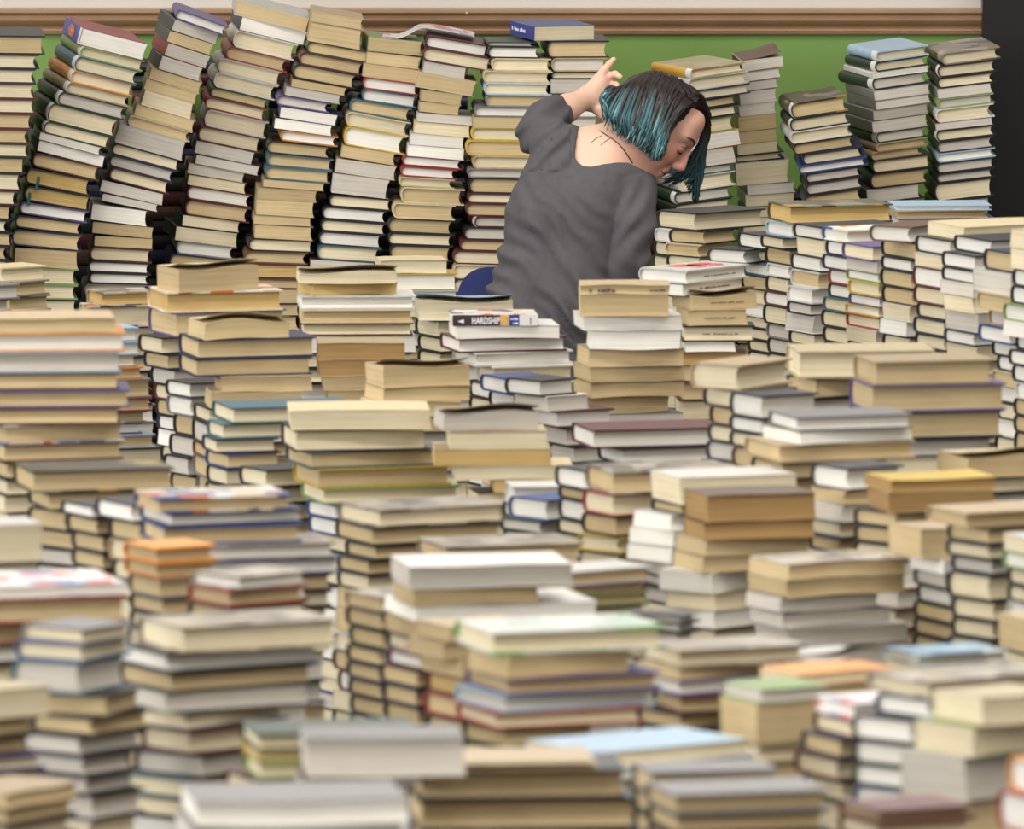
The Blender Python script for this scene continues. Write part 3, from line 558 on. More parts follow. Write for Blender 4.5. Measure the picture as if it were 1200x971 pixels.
HERO = {}
def build_book(i, bk):
    w, h, t, M = canon(bk); R = random.Random(i * 17 + 3); fl = bk['flags']
    root = bpy.data.objects.new('hardback_book' if bk['kind'] == 'H' else 'paperback_book', None)
    root.empty_display_size = 0.05
    root.matrix_world = M; COL.objects.link(root)
    if bk['kind'] == 'H': cv, pg = hard_parts(w, h, t, R)
    else: cv, pg = soft_parts(w, h, t, R, 0.011 if 'o' in fl else 0.0, 8)
    cmat, cname = COVERS[bk['cov']]; pmat, pname = PAGES[bk['pag']]
    co = mesh_obj('cover', cv[0], cv[1], cmat, root)
    mesh_obj('page_block', pg[0], pg[1], pmat, root)
    if 'l' in fl:      # paper label round the foot of the spine
        V, F = boxmesh(-w / 2 - .0009, -w / 2 + .006, -h / 2 + .004, -h / 2 + .030, -t * .36, t * .36)
        if bk['kind'] == 'H':
            jr = min(0.011, t * 0.38)
            arc = lambda g: [(-w / 2 + jr + (jr + g) * math.cos(a), (t / 2 + g) * math.sin(a)) for a in [math.pi * (0.60 + .8 * k / 6) for k in range(7)]]
            V, F = strip_solid(arc(.0010), arc(-.0002), -h / 2 + .002, -h / 2 + .028)
        mesh_obj('spine_label', V, F, M_LABEL, co)
    word = 'hardback' if bk['kind'] == 'H' else 'paperback'
    o = ORD[bk['idx']] + ('' if bk['idx'] == 0 else ' from top')
    st = STACKS[bk['stack']]
    for lab in (f"{cname} {word} with {pname} pages, {o} of {st}", f"{cname} {word}, {pname} pages, {o}, {st[4:]}", f"{cname} {word}, {o}, {st[4:]}", f"{word}, {o}, {st[4:]}"):
        if len(lab.split()) <= 16: break
    tag(root, lab, 'book', 'books in ' + STACKS[bk['stack']])
    for ch in fl:
        if ch in 'abehkqsuy': HERO.setdefault(ch, []).append((root, w, h, t, bk))
    return root

rest = []
for i, bk in enumerate(BOOKS):
    if i in chosen: bk['obj'] = build_book(i, bk)
    else: rest.append((i, bk))
# everything further down the stacks, mostly out of sight: one mass
V, F, MI = [], [], []
mats = [COVERS[k][0] for k in COVERS] + [PAGES[k][0] for k in PAGES]
ci = {k: n for n, k in enumerate(COVERS)}; pi_ = {k: n + len(COVERS) for n, k in enumerate(PAGES)}
for i, bk in rest:
    w, h, t, M = canon(bk); R = random.Random(i * 17 + 3)
    cv, pg = hard_parts(w, h, t, R) if bk['kind'] == 'H' else soft_parts(w, h, t, R)
    for (v, f), mi in ((cv, ci[bk['cov']]), (pg, pi_[bk['pag']])):
        o = len(V); V += [tuple(M @ Vector(p)) for p in v]; F += [tuple(o + q for q in g) for g in f]; MI += [mi] * len(f)
me = bpy.data.meshes.new('lower_books'); me.from_pydata(V, [], F)
for m in mats: me.materials.append(m)
me.polygons.foreach_set('material_index', MI); me.update()
ob = bpy.data.objects.new('lower_books', me); COL.objects.link(ob)
tag(ob, 'hundreds of half-hidden books lower down in all the stacks', 'books', kind='stuff')
print('BOOKS', len(BOOKS), 'individual', len(chosen), 'H', sum(BOOKS[i]['kind'] == 'H' for i in chosen), 'visH', sum(1 for i, b in enumerate(BOOKS) if b['kind'] == 'H' and vis[i] >= 14), 'visP', sum(1 for i, b in enumerate(BOOKS) if b['kind'] == 'P' and vis[i] >= 14), 'rest visible px', sum(vis[i] for i, b in rest), 'any', int((ib >= 0).sum()))
# ---------------------------------------------------------------- the woman: distance fields turned into one continuous skin
PY = FPX / 553.5 * CP - 0.62
MPP = (at(660, 250, PY) - at(661, 250, PY)).length          # metres per pixel at her distance
def B_(x, y, d=0.0): return np.array(at(x, y, PY + d))
def smin(a, b, k):
    h = np.clip(0.5 + 0.5 * (b - a) / k, 0, 1)
    return b + (a - b) * h - k * h * (1 - h)
class Field:
    def __init__(s, lo, hi, h):
        s.lo = np.array(lo, float); s.h = h; s.n = np.ceil((np.array(hi) - s.lo) / h).astype(int) + 1
        s.f = np.full(s.n, 0.25, np.float32)
    def axes(s, lo, hi):
        i0 = np.maximum(0, np.floor((lo - s.lo) / s.h).astype(int)); i1 = np.minimum(s.n, np.ceil((hi - s.lo) / s.h).astype(int) + 1)
        if (i1 <= i0).any(): return None
        sl = tuple(slice(a, b) for a, b in zip(i0, i1))
        g = [(s.lo[k] + s.h * np.arange(i0[k], i1[k])).astype(np.float32) for k in range(3)]
        return sl, g[0][:, None, None], g[1][None, :, None], g[2][None, None, :]
    def put(s, sl, d, k, sub=False):
        f = s.f[sl]
        s.f[sl] = -smin(-f, d, k) if sub else smin(f, d, k)
    def cone(s, a, b, ra, rb, k=0.02, sub=False):
        a = np.array(a, float); b = np.array(b, float); m = max(ra, rb) + 2.0 * k + 0.03
        q = s.axes(np.minimum(a, b) - m, np.maximum(a, b) + m)
        if q is None: return
        sl, X, Y, Z = q; ab = b - a; L2 = float(ab @ ab) + 1e-12
        t = np.clip(((X - a[0]) * ab[0] + (Y - a[1]) * ab[1] + (Z - a[2]) * ab[2]) / L2, 0, 1)
        d = np.sqrt((X - a[0] - t * ab[0]) ** 2 + (Y - a[1] - t * ab[1]) ** 2 + (Z - a[2] - t * ab[2]) ** 2) - (ra + (rb - ra) * t)
        s.put(sl, d, k, sub)
    def chain(s, pts, k=0.02):
        for (a, ra), (b, rb) in zip(pts, pts[1:]): s.cone(a, b, ra, rb, k)
    def ell(s, c, ax, r, k=0.02, sub=False):
        """ellipsoid with axes ax (3 unit vectors) and radii r"""
        c = np.array(c, float); m = max(r) + 2 * k + 0.03
        q = s.axes(c - m, c + m)
        if q is None: return
        sl, X, Y, Z = q; e = 0; e2 = 0
        for v, rr in zip(ax, r):
            p = (X - c[0]) * v[0] + (Y - c[1]) * v[1] + (Z - c[2]) * v[2]
            e = e + (p / rr) ** 2; e2 = e2 + (p / rr ** 2) ** 2
        k0 = np.sqrt(e); k1 = np.sqrt(e2) + 1e-9
        s.put(sl, k0 * (k0 - 1) / k1, k, sub)
    def mesh(s):
        """naive surface nets"""
        f = s.f; ins = f < 0; n = f.shape
        corners = [(i, j, k) for i in (0, 1) for j in (0, 1) for k in (0, 1)]
        def C(c, A): return A[c[0]:n[0] - 1 + c[0], c[1]:n[1] - 1 + c[1], c[2]:n[2] - 1 + c[2]]
        cnt = sum(C(c, ins).astype(np.int8) for c in corners)
        act = (cnt > 0) & (cnt < 8); idx = np.argwhere(act)
        vid = np.full(act.shape, -1, np.int64); vid[act] = np.arange(len(idx))
        acc = np.zeros((len(idx), 3)); num = np.zeros(len(idx))
        for a in corners:
            for b in corners:
                if sum(abs(x - y) for x, y in zip(a, b)) == 1 and a < b:
                    fa = f[idx[:, 0] + a[0], idx[:, 1] + a[1], idx[:, 2] + a[2]]; fb = f[idx[:, 0] + b[0], idx[:, 1] + b[1], idx[:, 2] + b[2]]
                    m = (fa < 0) != (fb < 0); t = np.where(m, fa / np.where(m, fa - fb, 1), 0)
                    p = np.array(a)[None] + t[:, None] * (np.array(b) - np.array(a))[None]
                    acc[m] += p[m]; num[m] += 1
        V = s.lo + s.h * (idx + acc / num[:, None])
        F = []
        for ax in range(3):
            u, v = (ax + 1) % 3, (ax + 2) % 3
            A = np.take(ins, range(0, n[ax] - 1), ax); Bv = np.take(ins, range(1, n[ax]), ax)
            e = np.argwhere(A != Bv); e = e[(e[:, u] > 0) & (e[:, v] > 0) & (e[:, u] < n[u] - 1) & (e[:, v] < n[v] - 1)]
            sgn = A[e[:, 0], e[:, 1], e[:, 2]]
            q = []
            for du, dv in ((1, 1), (0, 1), (0, 0), (1, 0)):
                g = e.copy(); g[:, u] -= du; g[:, v] -= dv; q.append(vid[g[:, 0], g[:, 1], g[:, 2]])
            q = np.stack(q, 1); q[~sgn] = q[~sgn][:, ::-1]; F.append(q)
        return V, np.concatenate(F)
def smooth_mesh(V, F, it=2):
    V = V.copy()
    for _ in range(it):
        acc = np.zeros_like(V); num = np.zeros(len(V))
        for i in range(4):
            j = (i + 1) % 4
            np.add.at(acc, F[:, i], V[F[:, j]]); np.add.at(num, F[:, i], 1); np.add.at(acc, F[:, j], V[F[:, i]]); np.add.at(num, F[:, j], 1)
        V = 0.5 * V + 0.5 * acc / np.maximum(num, 1)[:, None]
    return V
def net_obj(name, V, F, mat, parent, colors=None):
    o = mesh_obj(name, [], [], mat, parent); me = o.data
    me.from_pydata([tuple(v) for v in V], [], [tuple(int(i) for i in f) for f in F]); me.update()
    me.polygons.foreach_set('use_smooth', [True] * len(me.polygons))
    if colors is not None:
        at_ = me.color_attributes.new('tint', 'FLOAT_COLOR', 'POINT'); at_.data.foreach_set('color', np.c_[colors, np.ones(len(V))].astype(np.float32).ravel())
    return o
def tint_mat(name, rough, sub=0.0, bump=0.0, bscale=300, spec=0.5):
    m, N, L, Bs = new_mat(name)
    a = N.new('ShaderNodeAttribute'); a.attribute_name = 'tint'; L.new(a.outputs['Color'], Bs.inputs['Base Color'])
    Bs.inputs['Roughness'].default_value = rough; Bs.inputs['Specular IOR Level'].default_value = spec
    if sub:
        Bs.inputs['Subsurface Weight'].default_value = sub; Bs.inputs['Subsurface Radius'].default_value = (.012, .004, .002); Bs.inputs['Subsurface Scale'].default_value = 0.5
    if bump:
        nz = N.new('ShaderNodeTexNoise'); nz.inputs['Scale'].default_value = bscale; tc = N.new('ShaderNodeTexCoord'); L.new(tc.outputs['Object'], nz.inputs['Vector'])
        bp = N.new('ShaderNodeBump'); bp.inputs['Strength'].default_value = bump; bp.inputs['Distance'].default_value = .001; L.new(nz.outputs['Fac'], bp.inputs['Height']); L.new(bp.outputs[0], Bs.inputs['Normal'])
    return m
M_SKIN = tint_mat('skin', 0.5, 0.12, 0.15, 500)
M_HAIR = tint_mat('dyed_hair', 0.5, spec=0.4)
def lc(c): return np.array(lin(c)[:3])

person = bpy.data.objects.new('person', None); COL.objects.link(person)
person_base = at(665, 440, PY); 
tag(person, 'person in grey top with teal-dyed bob, reaching up to a stack, seen from behind', 'person')

# head frame: f = facing, u = crown, s = towards the camera
hc = B_(772, 140, 0.06)
hf = np.array((.725, -.14, -.675)); hf /= np.linalg.norm(hf)
hu = np.array((.68, 0.02, .73)); hu -= hf * (hu @ hf); hu /= np.linalg.norm(hu)
hs = np.cross(hu, hf); hs *= -1 if hs[1] > 0 else 1
def H_(f, u, s): return hc + hf * f + hu * u + hs * s
AX = (hf, hu, hs)

body = Field(B_(560, 480, -.2) - [0, 0, .0], B_(850, 50, .56), 0.0031)
body.lo[1] = PY - .16; 
# trunk inside the top
body.chain([(B_(640, 425, 0), .075), (B_(645, 330, 0), .072), (B_(655, 250, .01), .070), (B_(672, 200, .02), .050)], .03)
body.chain([(B_(680, 425, 0), .072), (B_(676, 330, 0), .068), (B_(692, 255, .01), .068), (B_(722, 214, .01), .048)], .03)
body.chain([(B_(664, 425, 0), .08), (B_(690, 240, .005), .075), (B_(705, 205, .012), .062)], .03)
# shoulders, neck
body.chain([(B_(660, 176, .035), .038), (B_(690, 176, .03), .042), (B_(716, 176, .025), .046), (B_(738, 182, .03), .044)], .03)
body.chain([(B_(716, 178, .03), .048), (B_(736, 168, .045), .046), (B_(756, 158, .055), .046)], .03)
# left arm, raised: shoulder, elbow, wrist
body.chain([(B_(656, 176, .03), .040), (B_(635, 155, .22), .033), (B_(643, 140, .25), .031), (B_(664, 127, .31), .0275), (B_(688, 114, .37), .0215)], .015)
# hand
body.cone(B_(689, 113, .37), B_(703, 96, .39), .0210, .0180, .012)
body.cone(B_(692, 120, .37), B_(706, 108, .39), .0190, .0160, .012)
def finger(pts, k=.004): body.chain([(B_(x, y, d), r) for x, y, d, r in pts], k)
finger([(699, 93, .39, .0095), (708, 82, .40, .0080), (714, 75, .402, .0070), (719.5, 69.5, .402, .0058)])
finger([(705, 97, .392, .0092), (714, 89, .404, .0080), (721, 86.5, .396, .0070), (727, 90, .386, .0058)])
finger([(707, 103, .392, .0088), (716, 98.5, .404, .0076), (722, 99, .395, .0066), (726, 104, .384, .0056)])
finger([(708, 110, .39, .0080), (715, 109, .40, .0068), (719, 112, .39, .0060), (721, 117, .38, .0052)])
finger([(693, 121, .37, .0145), (701, 129, .362, .0115), (705, 136, .36, .0095), (707, 144, .364, .0074)])
# right arm, hanging forward
body.chain([(B_(738, 218, .0), .042), (B_(740, 262, -.045), .038), (B_(735, 302, -.055), .033), (B_(723, 336, -.04), .029), (B_(728, 372, .07), .026), (B_(748, 385, .24), .022)], .015)
finger([(748, 385, .24, .022), (758, 390, .29, .020), (764, 394, .33, .008)])
for dx, dy in ((0, -6), (3, -2), (5, 2), (6, 6)): finger([(756 + dx, 389 + dy, .28, .010), (764 + dx, 391 + dy, .32, .009), (769 + dx, 396 + dy, .35, .0075)])
# skull and face
body.ell(H_(-.012, -.002, 0), AX, (.086, .076, .070), .02)
body.ell(H_(.026, -.040, 0), AX, (.062, .078, .060), .025)
for sd in (-1, 1):
    body.cone(H_(.005, -.070, .046 * sd), H_(.060, -.098, .010 * sd), .020, .017, .02)
    body.ell(H_(.054, -.040, .034 * sd), AX, (.026, .026, .022), .015)
    body.cone(H_(.080, .012, .012 * sd), H_(.068, .012, .044 * sd), .0085, .008, .012)
    body.ell(H_(-.008, -.018, .074 * sd), AX, (.018, .030, .008), .008)
body.ell(H_(.056, .026, 0), AX, (.028, .045, .050), .02)
body.cone(H_(.060, -.095, -.008), H_(.060, -.095, .008), .018, .018, .015)
for sd in (-1, 1): body.ell(H_(.096, -.012, .033 * sd), AX, (.014, .011, .016), .008, sub=True)
body.cone(H_(.082, .004, 0), H_(.103, -.040, 0), .0070, .0080, .008)
for sd in (-1, 1): body.cone(H_(.092, -.046, .010 * sd), H_(.098, -.044, .006 * sd), .0072, .007, .006)
body.cone(H_(.0815, -.066, -.016), H_(.0815, -.066, .016), .0075, .0075, .008)
body.cone(H_(.0790, -.077, -.014), H_(.0790, -.077, .014), .0080, .0080, .006)
body.cone(H_(.092, -.0712, -.026), H_(.092, -.0712, .026), .0035, .0035, .003, sub=True)
for sd in (-1, 1): body.ell(H_(.072, -.012, .032 * sd), AX, (.0135, .0135, .0135), .003)
Vb, Fb = body.mesh(); Vb = smooth_mesh(Vb, Fb, 2)
rel = Vb - hc; hl = np.c_[rel @ hf, rel @ hu, rel @ hs]
skin = np.tile(lc((232, 188, 162)), (len(Vb), 1))
def blend(mask, c):
    global skin
    skin = skin * (1 - mask[:, None]) + lc(c) * mask[:, None]
def blob(c, r, p=2.0): return np.exp(-(np.linalg.norm((hl - np.array(c)) / np.array(r), axis=1)) ** p)
face = 1 / (1 + np.exp(-(hl[:, 0] - .0) / .015)) * (np.abs(rel).max(1) < .16)
blend(face * .55, (214, 150, 128))
blend(blob((.065, -.040, .045), (.03, .025, .03)) * .5, (206, 118, 104)); blend(blob((.104, -.042, 0), (.014, .014, .014)) * .5, (204, 116, 104))
for sd in (-1, 1): blend(blob((.080, -.014, .034 * sd), (.014, .010, .016)) * .5, (150, 96, 88))
lips = np.exp(-((hl[:, 1] + .0715) / .0075) ** 4) * (hl[:, 0] > .078) * (np.abs(hl[:, 2]) < .022)
blend(lips * .8, (168, 88, 84))
hand_c = (np.array(B_(712, 100, .43)) + 0)
blend(np.exp(-(np.linalg.norm(Vb - hand_c, axis=1) / .05) ** 2) * .35, (222, 150, 126))
body_o = net_obj('body', Vb, Fb, M_SKIN, person, skin)

from mathutils.bvhtree import BVHTree
bvh = BVHTree.FromPolygons([tuple(v) for v in Vb], [tuple(int(i) for i in f) for f in Fb])
def on_skin(x, y, lift=.0012):
    o = Vector((0, 0, CAM_H)); h = bvh.ray_cast(o, ray(x, y).normalized())
    return (h[0] + h[1] * lift) if h[0] else None
def tube(name, pts, r, mat, parent, n=6, taper=False):
    pts = [Vector(p) for p in pts]; V = []; F = []
    for i, p in enumerate(pts):
        d = (pts[min(i + 1, len(pts) - 1)] - pts[max(i - 1, 0)]).normalized(); a = d.orthogonal().normalized(); b = d.cross(a)
        rr = r * (1 - (abs(2 * i / (len(pts) - 1) - 1) ** 2) * .8) if taper else r
        V += [tuple(p + (a * math.cos(2 * math.pi * k / n) + b * math.sin(2 * math.pi * k / n)) * rr) for k in range(n)]
    for i in range(len(pts) - 1):
        F += [(i * n + k, i * n + (k + 1) % n, (i + 1) * n + (k + 1) % n, (i + 1) * n + k) for k in range(n)]
    F += [tuple(range(n))[::-1], tuple(range((len(pts) - 1) * n, len(pts) * n))]
    return mesh_obj(name, V, F, mat, parent, True)
def interp(pts, n):
    P = np.array(pts, float); t = np.linspace(0, len(P) - 1, n); i = np.minimum(t.astype(int), len(P) - 2); f = (t - i)[:, None]
    pm = P[np.maximum(i - 1, 0)]; p0 = P[i]; p1 = P[i + 1]; p2 = P[np.minimum(i + 2, len(P) - 1)]
    return 0.5 * (2 * p0 + (p1 - pm) * f + (2 * pm - 5 * p0 + 4 * p1 - p2) * f ** 2 + (3 * p0 - pm - 3 * p1 + p2) * f ** 3)
def skin_line(name, px, r, mat, taper=False, lift=.0008):
    P = [on_skin(x, y, lift) for x, y in interp(px, 14)]; P = [p for p in P if p]
    if len(P) > 3: return tube(name, P, r, mat, person, 5, taper)
M_BROW = plain_mat('brow_hair', (70, 50, 42), .7); M_LASH = plain_mat('lashes', (34, 26, 24), .6)
M_SILVER = plain_mat('silver', (210, 208, 205), .25); M_SILVER.node_tree.nodes['Principled BSDF'].inputs['Metallic'].default_value = 1
M_CORD = plain_mat('dark_cord', (66, 52, 40), .6)
def head_line(name, loc, r, mat, taper=True):
    """line laid on the camera side of the face, given in head coordinates"""
    P = []
    for f, u, s in interp(loc, 12):
        p = Vector(H_(f, u, s)); h = bvh.find_nearest(p)
        P.append(h[0] + h[1] * .0006)
    return tube(name, P, r, mat, person, 5, taper)
head_line('eyebrow', [(.088, .012, .014), (.084, .018, .030), (.068, .014, .048)], .0026, M_BROW)
head_line('eyelashes', [(.086, -.017, .020), (.087, -.021, .032), (.074, -.018, .045)], .0020, M_LASH)
head_line('eyelid_crease', [(.086, -.006, .020), (.086, -.004, .032), (.074, -.008, .045)], .0009, M_BROW)
head_line('mouth_line', [(.086, -.0715, .0), (.082, -.0715, .012), (.074, -.0705, .023)], .0013, plain_mat('mouth_shadow_line', (96, 44, 42), .6))
head_line('nostril', [(.100, -.0505, .008), (.096, -.051, .011)], .0018, M_LASH)
skin_line('necklace', [(703, 153), (710, 158), (718, 163), (727, 171), (734, 180), (741, 191)], .0013, M_CORD, lift=.0004)
skin_line('necklace_tag', [(704, 170), (709, 166), (715, 162)], .0008, M_CORD, lift=.0004)
skin_line('necklace_tag', [(693, 167), (699, 162), (705, 159)], .0008, M_CORD, lift=.0004)
ringp = [Vector(B_(712, 90.5, .402)) + Vector((math.cos(a) * .0072 + math.sin(a) * .003, math.sin(a) * .0095, -math.cos(a) * .006 + .0)) for a in np.linspace(0, 2 * math.pi, 14)]
tube('ring', ringp, .0017, M_SILVER, person, 6)
ep = H_(-.012, -.046, .080); tube('earring', [Vector(ep) + Vector((math.cos(a) * .006, 0, math.sin(a) * .006)) for a in np.linspace(0, 2 * math.pi, 12)], .0012, M_SILVER, person, 5)

# grey top: a shell round the trunk and sleeves, cut open at the neckline, with pulled folds
M_TOP = cover_mat('grey_jersey', (92, 88, 90), .95)
nt = M_TOP.node_tree
top = Field(B_(560, 452, 0), B_(790, 110, .0), 0.0030); top.lo[1] = PY - .13
top.n[1] = int(.48 / .003); top.f = np.full(top.n, .25, np.float32)
top.chain([(B_(634, 446, 0), .098), (B_(630, 400, 0), .095), (B_(629, 340, 0), .090), (B_(642, 250, .01), .080), (B_(650, 205, .02), .060), (B_(658, 180, .03), .050)], .03)
top.chain([(B_(684, 446, 0), .088), (B_(680, 400, 0), .084), (B_(678, 330, 0), .080), (B_(694, 255, .01), .080), (B_(724, 218, .012), .060), (B_(738, 214, .02), .050)], .03)
top.chain([(B_(662, 446, 0), .10), (B_(664, 360, 0), .10), (B_(690, 240, .005), .088), (B_(708, 208, .014), .073)], .03)
top.chain([(B_(656, 176, .03), .050), (B_(690, 184, .03), .050), (B_(716, 186, .025), .052), (B_(738, 192, .03), .050)], .03)
top.chain([(B_(656, 174, .035), .051), (B_(634, 156, .22), .047), (B_(640, 142, .25), .045), (B_(649, 135, .268), .040)], .02)
top.chain([(B_(740, 222, .0), .053), (B_(742, 262, -.045), .049), (B_(737, 302, -.055), .042), (B_(724, 336, -.04), .037), (B_(728, 370, .06), .034)], .004)
gx = (top.lo[0] + top.h * np.arange(top.n[0])); gy = top.lo[1] + top.h * np.arange(top.n[1]); gz = top.lo[2] + top.h * np.arange(top.n[2])
X, Y, Z = np.meshgrid(gx, gy, gz, indexing='ij')
dpt = Y * CP - (Z - CAM_H) * SP; qx = (IW / 2 + FPX * X / dpt).astype(np.float32); qy = (IH / 2 - FPX * (Y * SP + (Z - CAM_H) * CP) / dpt).astype(np.float32)
near = np.abs(top.f) < .035
def ridge(ph): return np.abs(np.sin(ph)) ** 0.6
wx = qx + 6 * np.sin(qy / 23.0) + 3 * np.sin(qx / 11.0 + qy / 17.0); wy = qy + 5 * np.sin(qx / 19.0)
low = 1 / (1 + np.exp(-(qy - 275) / 22)); mid = np.exp(-((qy - 250) / 45) ** 2)
torso = 1 / (1 + np.exp((qx - 722 + (qy - 250) * .12) / 5))
al1 = .55 + .45 * np.sin(wx / 31.0 + wy / 23.0 + 1.0); al2 = .5 + .5 * np.sin(wx / 19.0 - wy / 41.0)
dg = wx * .70 - wy * .72 + 4 * np.sin(wy / 29.0) + 3 * np.sin(wx / 37.0)
fold = low * torso * (.0066 * al1 * np.sin(dg / 3.1) + .0042 * np.sin(dg / 6.3 + 1.2))
fold += mid * torso * .0030 * al2 * np.sin((wx * .88 - wy * .42) / 4.0)
arm = (1 - torso) * (qy > 205); fold += arm * .0036 * al2 * np.sin((wx * .78 + wy * .50) / 3.6 + .8 * np.sin(wy / 21.0))
slv = (qx < 668) & (qy < 200); fold += slv * .0036 * np.sin((wx * .75 + wy * .66) / 3.4)
top.f = np.where(near, top.f - fold, top.f).astype(np.float32)
def poly_dist(poly, x, y):
    d = np.full(x.shape, 1e9, np.float32); ins = np.zeros(x.shape, bool); n = len(poly)
    for i in range(n):
        (ax, ay), (bx, by) = poly[i], poly[(i + 1) % n]
        t = np.clip(((x - ax) * (bx - ax) + (y - ay) * (by - ay)) / ((bx - ax) ** 2 + (by - ay) ** 2), 0, 1)
        d = np.minimum(d, (x - ax - t * (bx - ax)) ** 2 + (y - ay - t * (by - ay)) ** 2)
        ins ^= ((ay > y) != (by > y)) & (x < (bx - ax) * (y - ay) / (by - ay + 1e-9) + ax)
    return np.where(ins, -1, 1) * np.sqrt(d)
neck = [(681, 120), (678, 150), (674.5, 172), (674, 184), (677, 190), (683, 194), (692, 195), (708, 192), (724, 190), (737, 190.5), (748, 196), (772, 208), (800, 150), (800, 120)]
pd = poly_dist(neck, qx, qy) * MPP
hem = 10 * (top.f * 0)
top.f = np.maximum(np.maximum(top.f, -(top.f + .0062)), -pd).astype(np.float32)
Vt, Ft = top.mesh(); Vt = smooth_mesh(Vt, Ft, 1)
top_o = net_obj('grey_top', Vt, Ft, M_TOP, person)
top_o['label'] = 'charcoal grey jersey top with wide scooped neck and pushed-up sleeves'
del X, Y, Z, qx, qy, wx, wy, low, mid, torso, fold, arm, slv, near, pd, dpt

# dark trousers on the low chair
M_TRS = plain_mat('dark_denim', (36, 40, 58), .85, .15, 150)
tr = Field(B_(540, 470, 0), B_(860, 395, 0), .008); tr.lo[2] = 0.0; tr.lo[1] = PY - .16
tr.n = np.array([int(.62 / .008), int(.90 / .008), int(.40 / .008)]); tr.f = np.full(tr.n, .25, np.float32)
pel = B_(655, 436, .02)
tr.cone(pel + [-.05, 0, 0], pel + [.05, 0, 0], .098, .098, .03)
for kx, fx in ((-.14, -.16), (.18, .22)):
    knee = pel + [kx, .42, .02]; foot = np.array([pel[0] + fx, pel[1] + .40, .05])
    tr.cone(pel + [kx * .35, .02, .0], knee, .085, .062, .03); tr.cone(knee, foot, .06, .045, .02)
Vr, Fr = tr.mesh(); net_obj('trousers', smooth_mesh(Vr, Fr, 2), Fr, M_TRS, person)
M_SHOE = plain_mat('dark_shoe', (30, 28, 28), .5)
for fx in (-.16, .22):
    sh = Field((pel[0] + fx - .08, pel[1] + .30, -.005), (pel[0] + fx + .08, pel[1] + .66, .12), .008)
    sh.cone((pel[0] + fx, pel[1] + .39, .045), (pel[0] + fx, pel[1] + .56, .034), .042, .032, .02)
    Vs, Fs = sh.mesh(); net_obj('shoe', Vs, Fs, M_SHOE, person)

# hair: close cap on the skull, then a few hundred tapering locks, brown at the parting and teal at the ends
BRN, BRN2, TEAL, LTEAL, DTEAL = lc((44, 33, 30)), lc((76, 58, 50)), lc((70, 110, 114)), lc((130, 170, 172)), lc((40, 70, 74))
cap = Field(hc - .15, hc + .15, .004)
cap.ell(H_(-.014, -.002, 0), AX, (.092, .081, .077), .001)
Vc, Fc = cap.mesh(); r_ = Vc - hc; cl = np.c_[r_ @ hf, r_ @ hu, r_ @ hs]
keep = (cl[:, 0] < .004 + .066 * np.clip(1 - (cl[:, 2] / .079) ** 2, 0, 1) * (cl[:, 1] > .02)) & (cl[:, 1] > -.055)
Fc = Fc[keep[Fc].all(1)]
mixc = np.clip((.05 - cl[:, 1]) / .08, 0, 1)[:, None]
net_obj('hair_cap', Vc, Fc, M_HAIR, person, BRN * (1 - mixc) + DTEAL * mixc)
HR = random.Random(21); HV, HF, HC = [], [], []
def lock(p, r, mode, tone):
    P = interp(p, 13); n = 5; ph = HR.uniform(0, 6.3); am = HR.uniform(.0008, .0048)
    for i in range(13): P[i] = P[i] + np.array((math.cos(ph), 0.4, math.sin(ph) * .4)) * am * math.sin(i * .75 + ph) * (i / 12.0)
    for i, q in enumerate(P):
        t = i / 12.0; d = P[min(i + 1, 12)] - P[max(i - 1, 0)]; d /= np.linalg.norm(d) + 1e-9
        a = np.cross(d, (0, 1, 0)); a /= np.linalg.norm(a) + 1e-9; b = np.cross(d, a)
        rr = r * (0.55 + .45 * min(1, t * 5)) * (1 - max(0, t - .45) ** 1.6 * 2.0)
        for k in range(n):
            an = 2 * math.pi * k / n; HV.append(tuple(q + a * math.cos(an) * rr * 1.5 + b * math.sin(an) * rr * .7))
            m = np.clip((t - mode) / .22, 0, 1); HC.append(BRN * (1 - m) + tone * m if HR.random() > .0 else BRN)
    o = len(HV) - 13 * n
    for i in range(12):
        HF.extend((o + i * n + k, o + i * n + (k + 1) % n, o + (i + 1) * n + (k + 1) % n, o + (i + 1) * n + k) for k in range(n))
    HF.append(tuple(o + 12 * n + k for k in range(n)))
def tone():
    k = HR.random()
    c = TEAL if k < .46 else (LTEAL if k < .60 else (DTEAL if k < .88 else BRN2)); return c * HR.uniform(.75, 1.2)
J = lambda s: HR.uniform(-s, s)
PART = interp([(730, 104), (740, 94), (754, 88), (771, 86), (790, 92), (806, 102), (820, 116)], 61)
HEM = interp([(709, 128), (712, 142), (722, 152), (736, 161), (748, 168), (759, 178), (768, 184), (775, 177)], 61)
FRONT = interp([(706, 112), (712, 128), (726, 134), (744, 138), (760, 142), (771, 147), (779, 149), (785, 150)], 61)
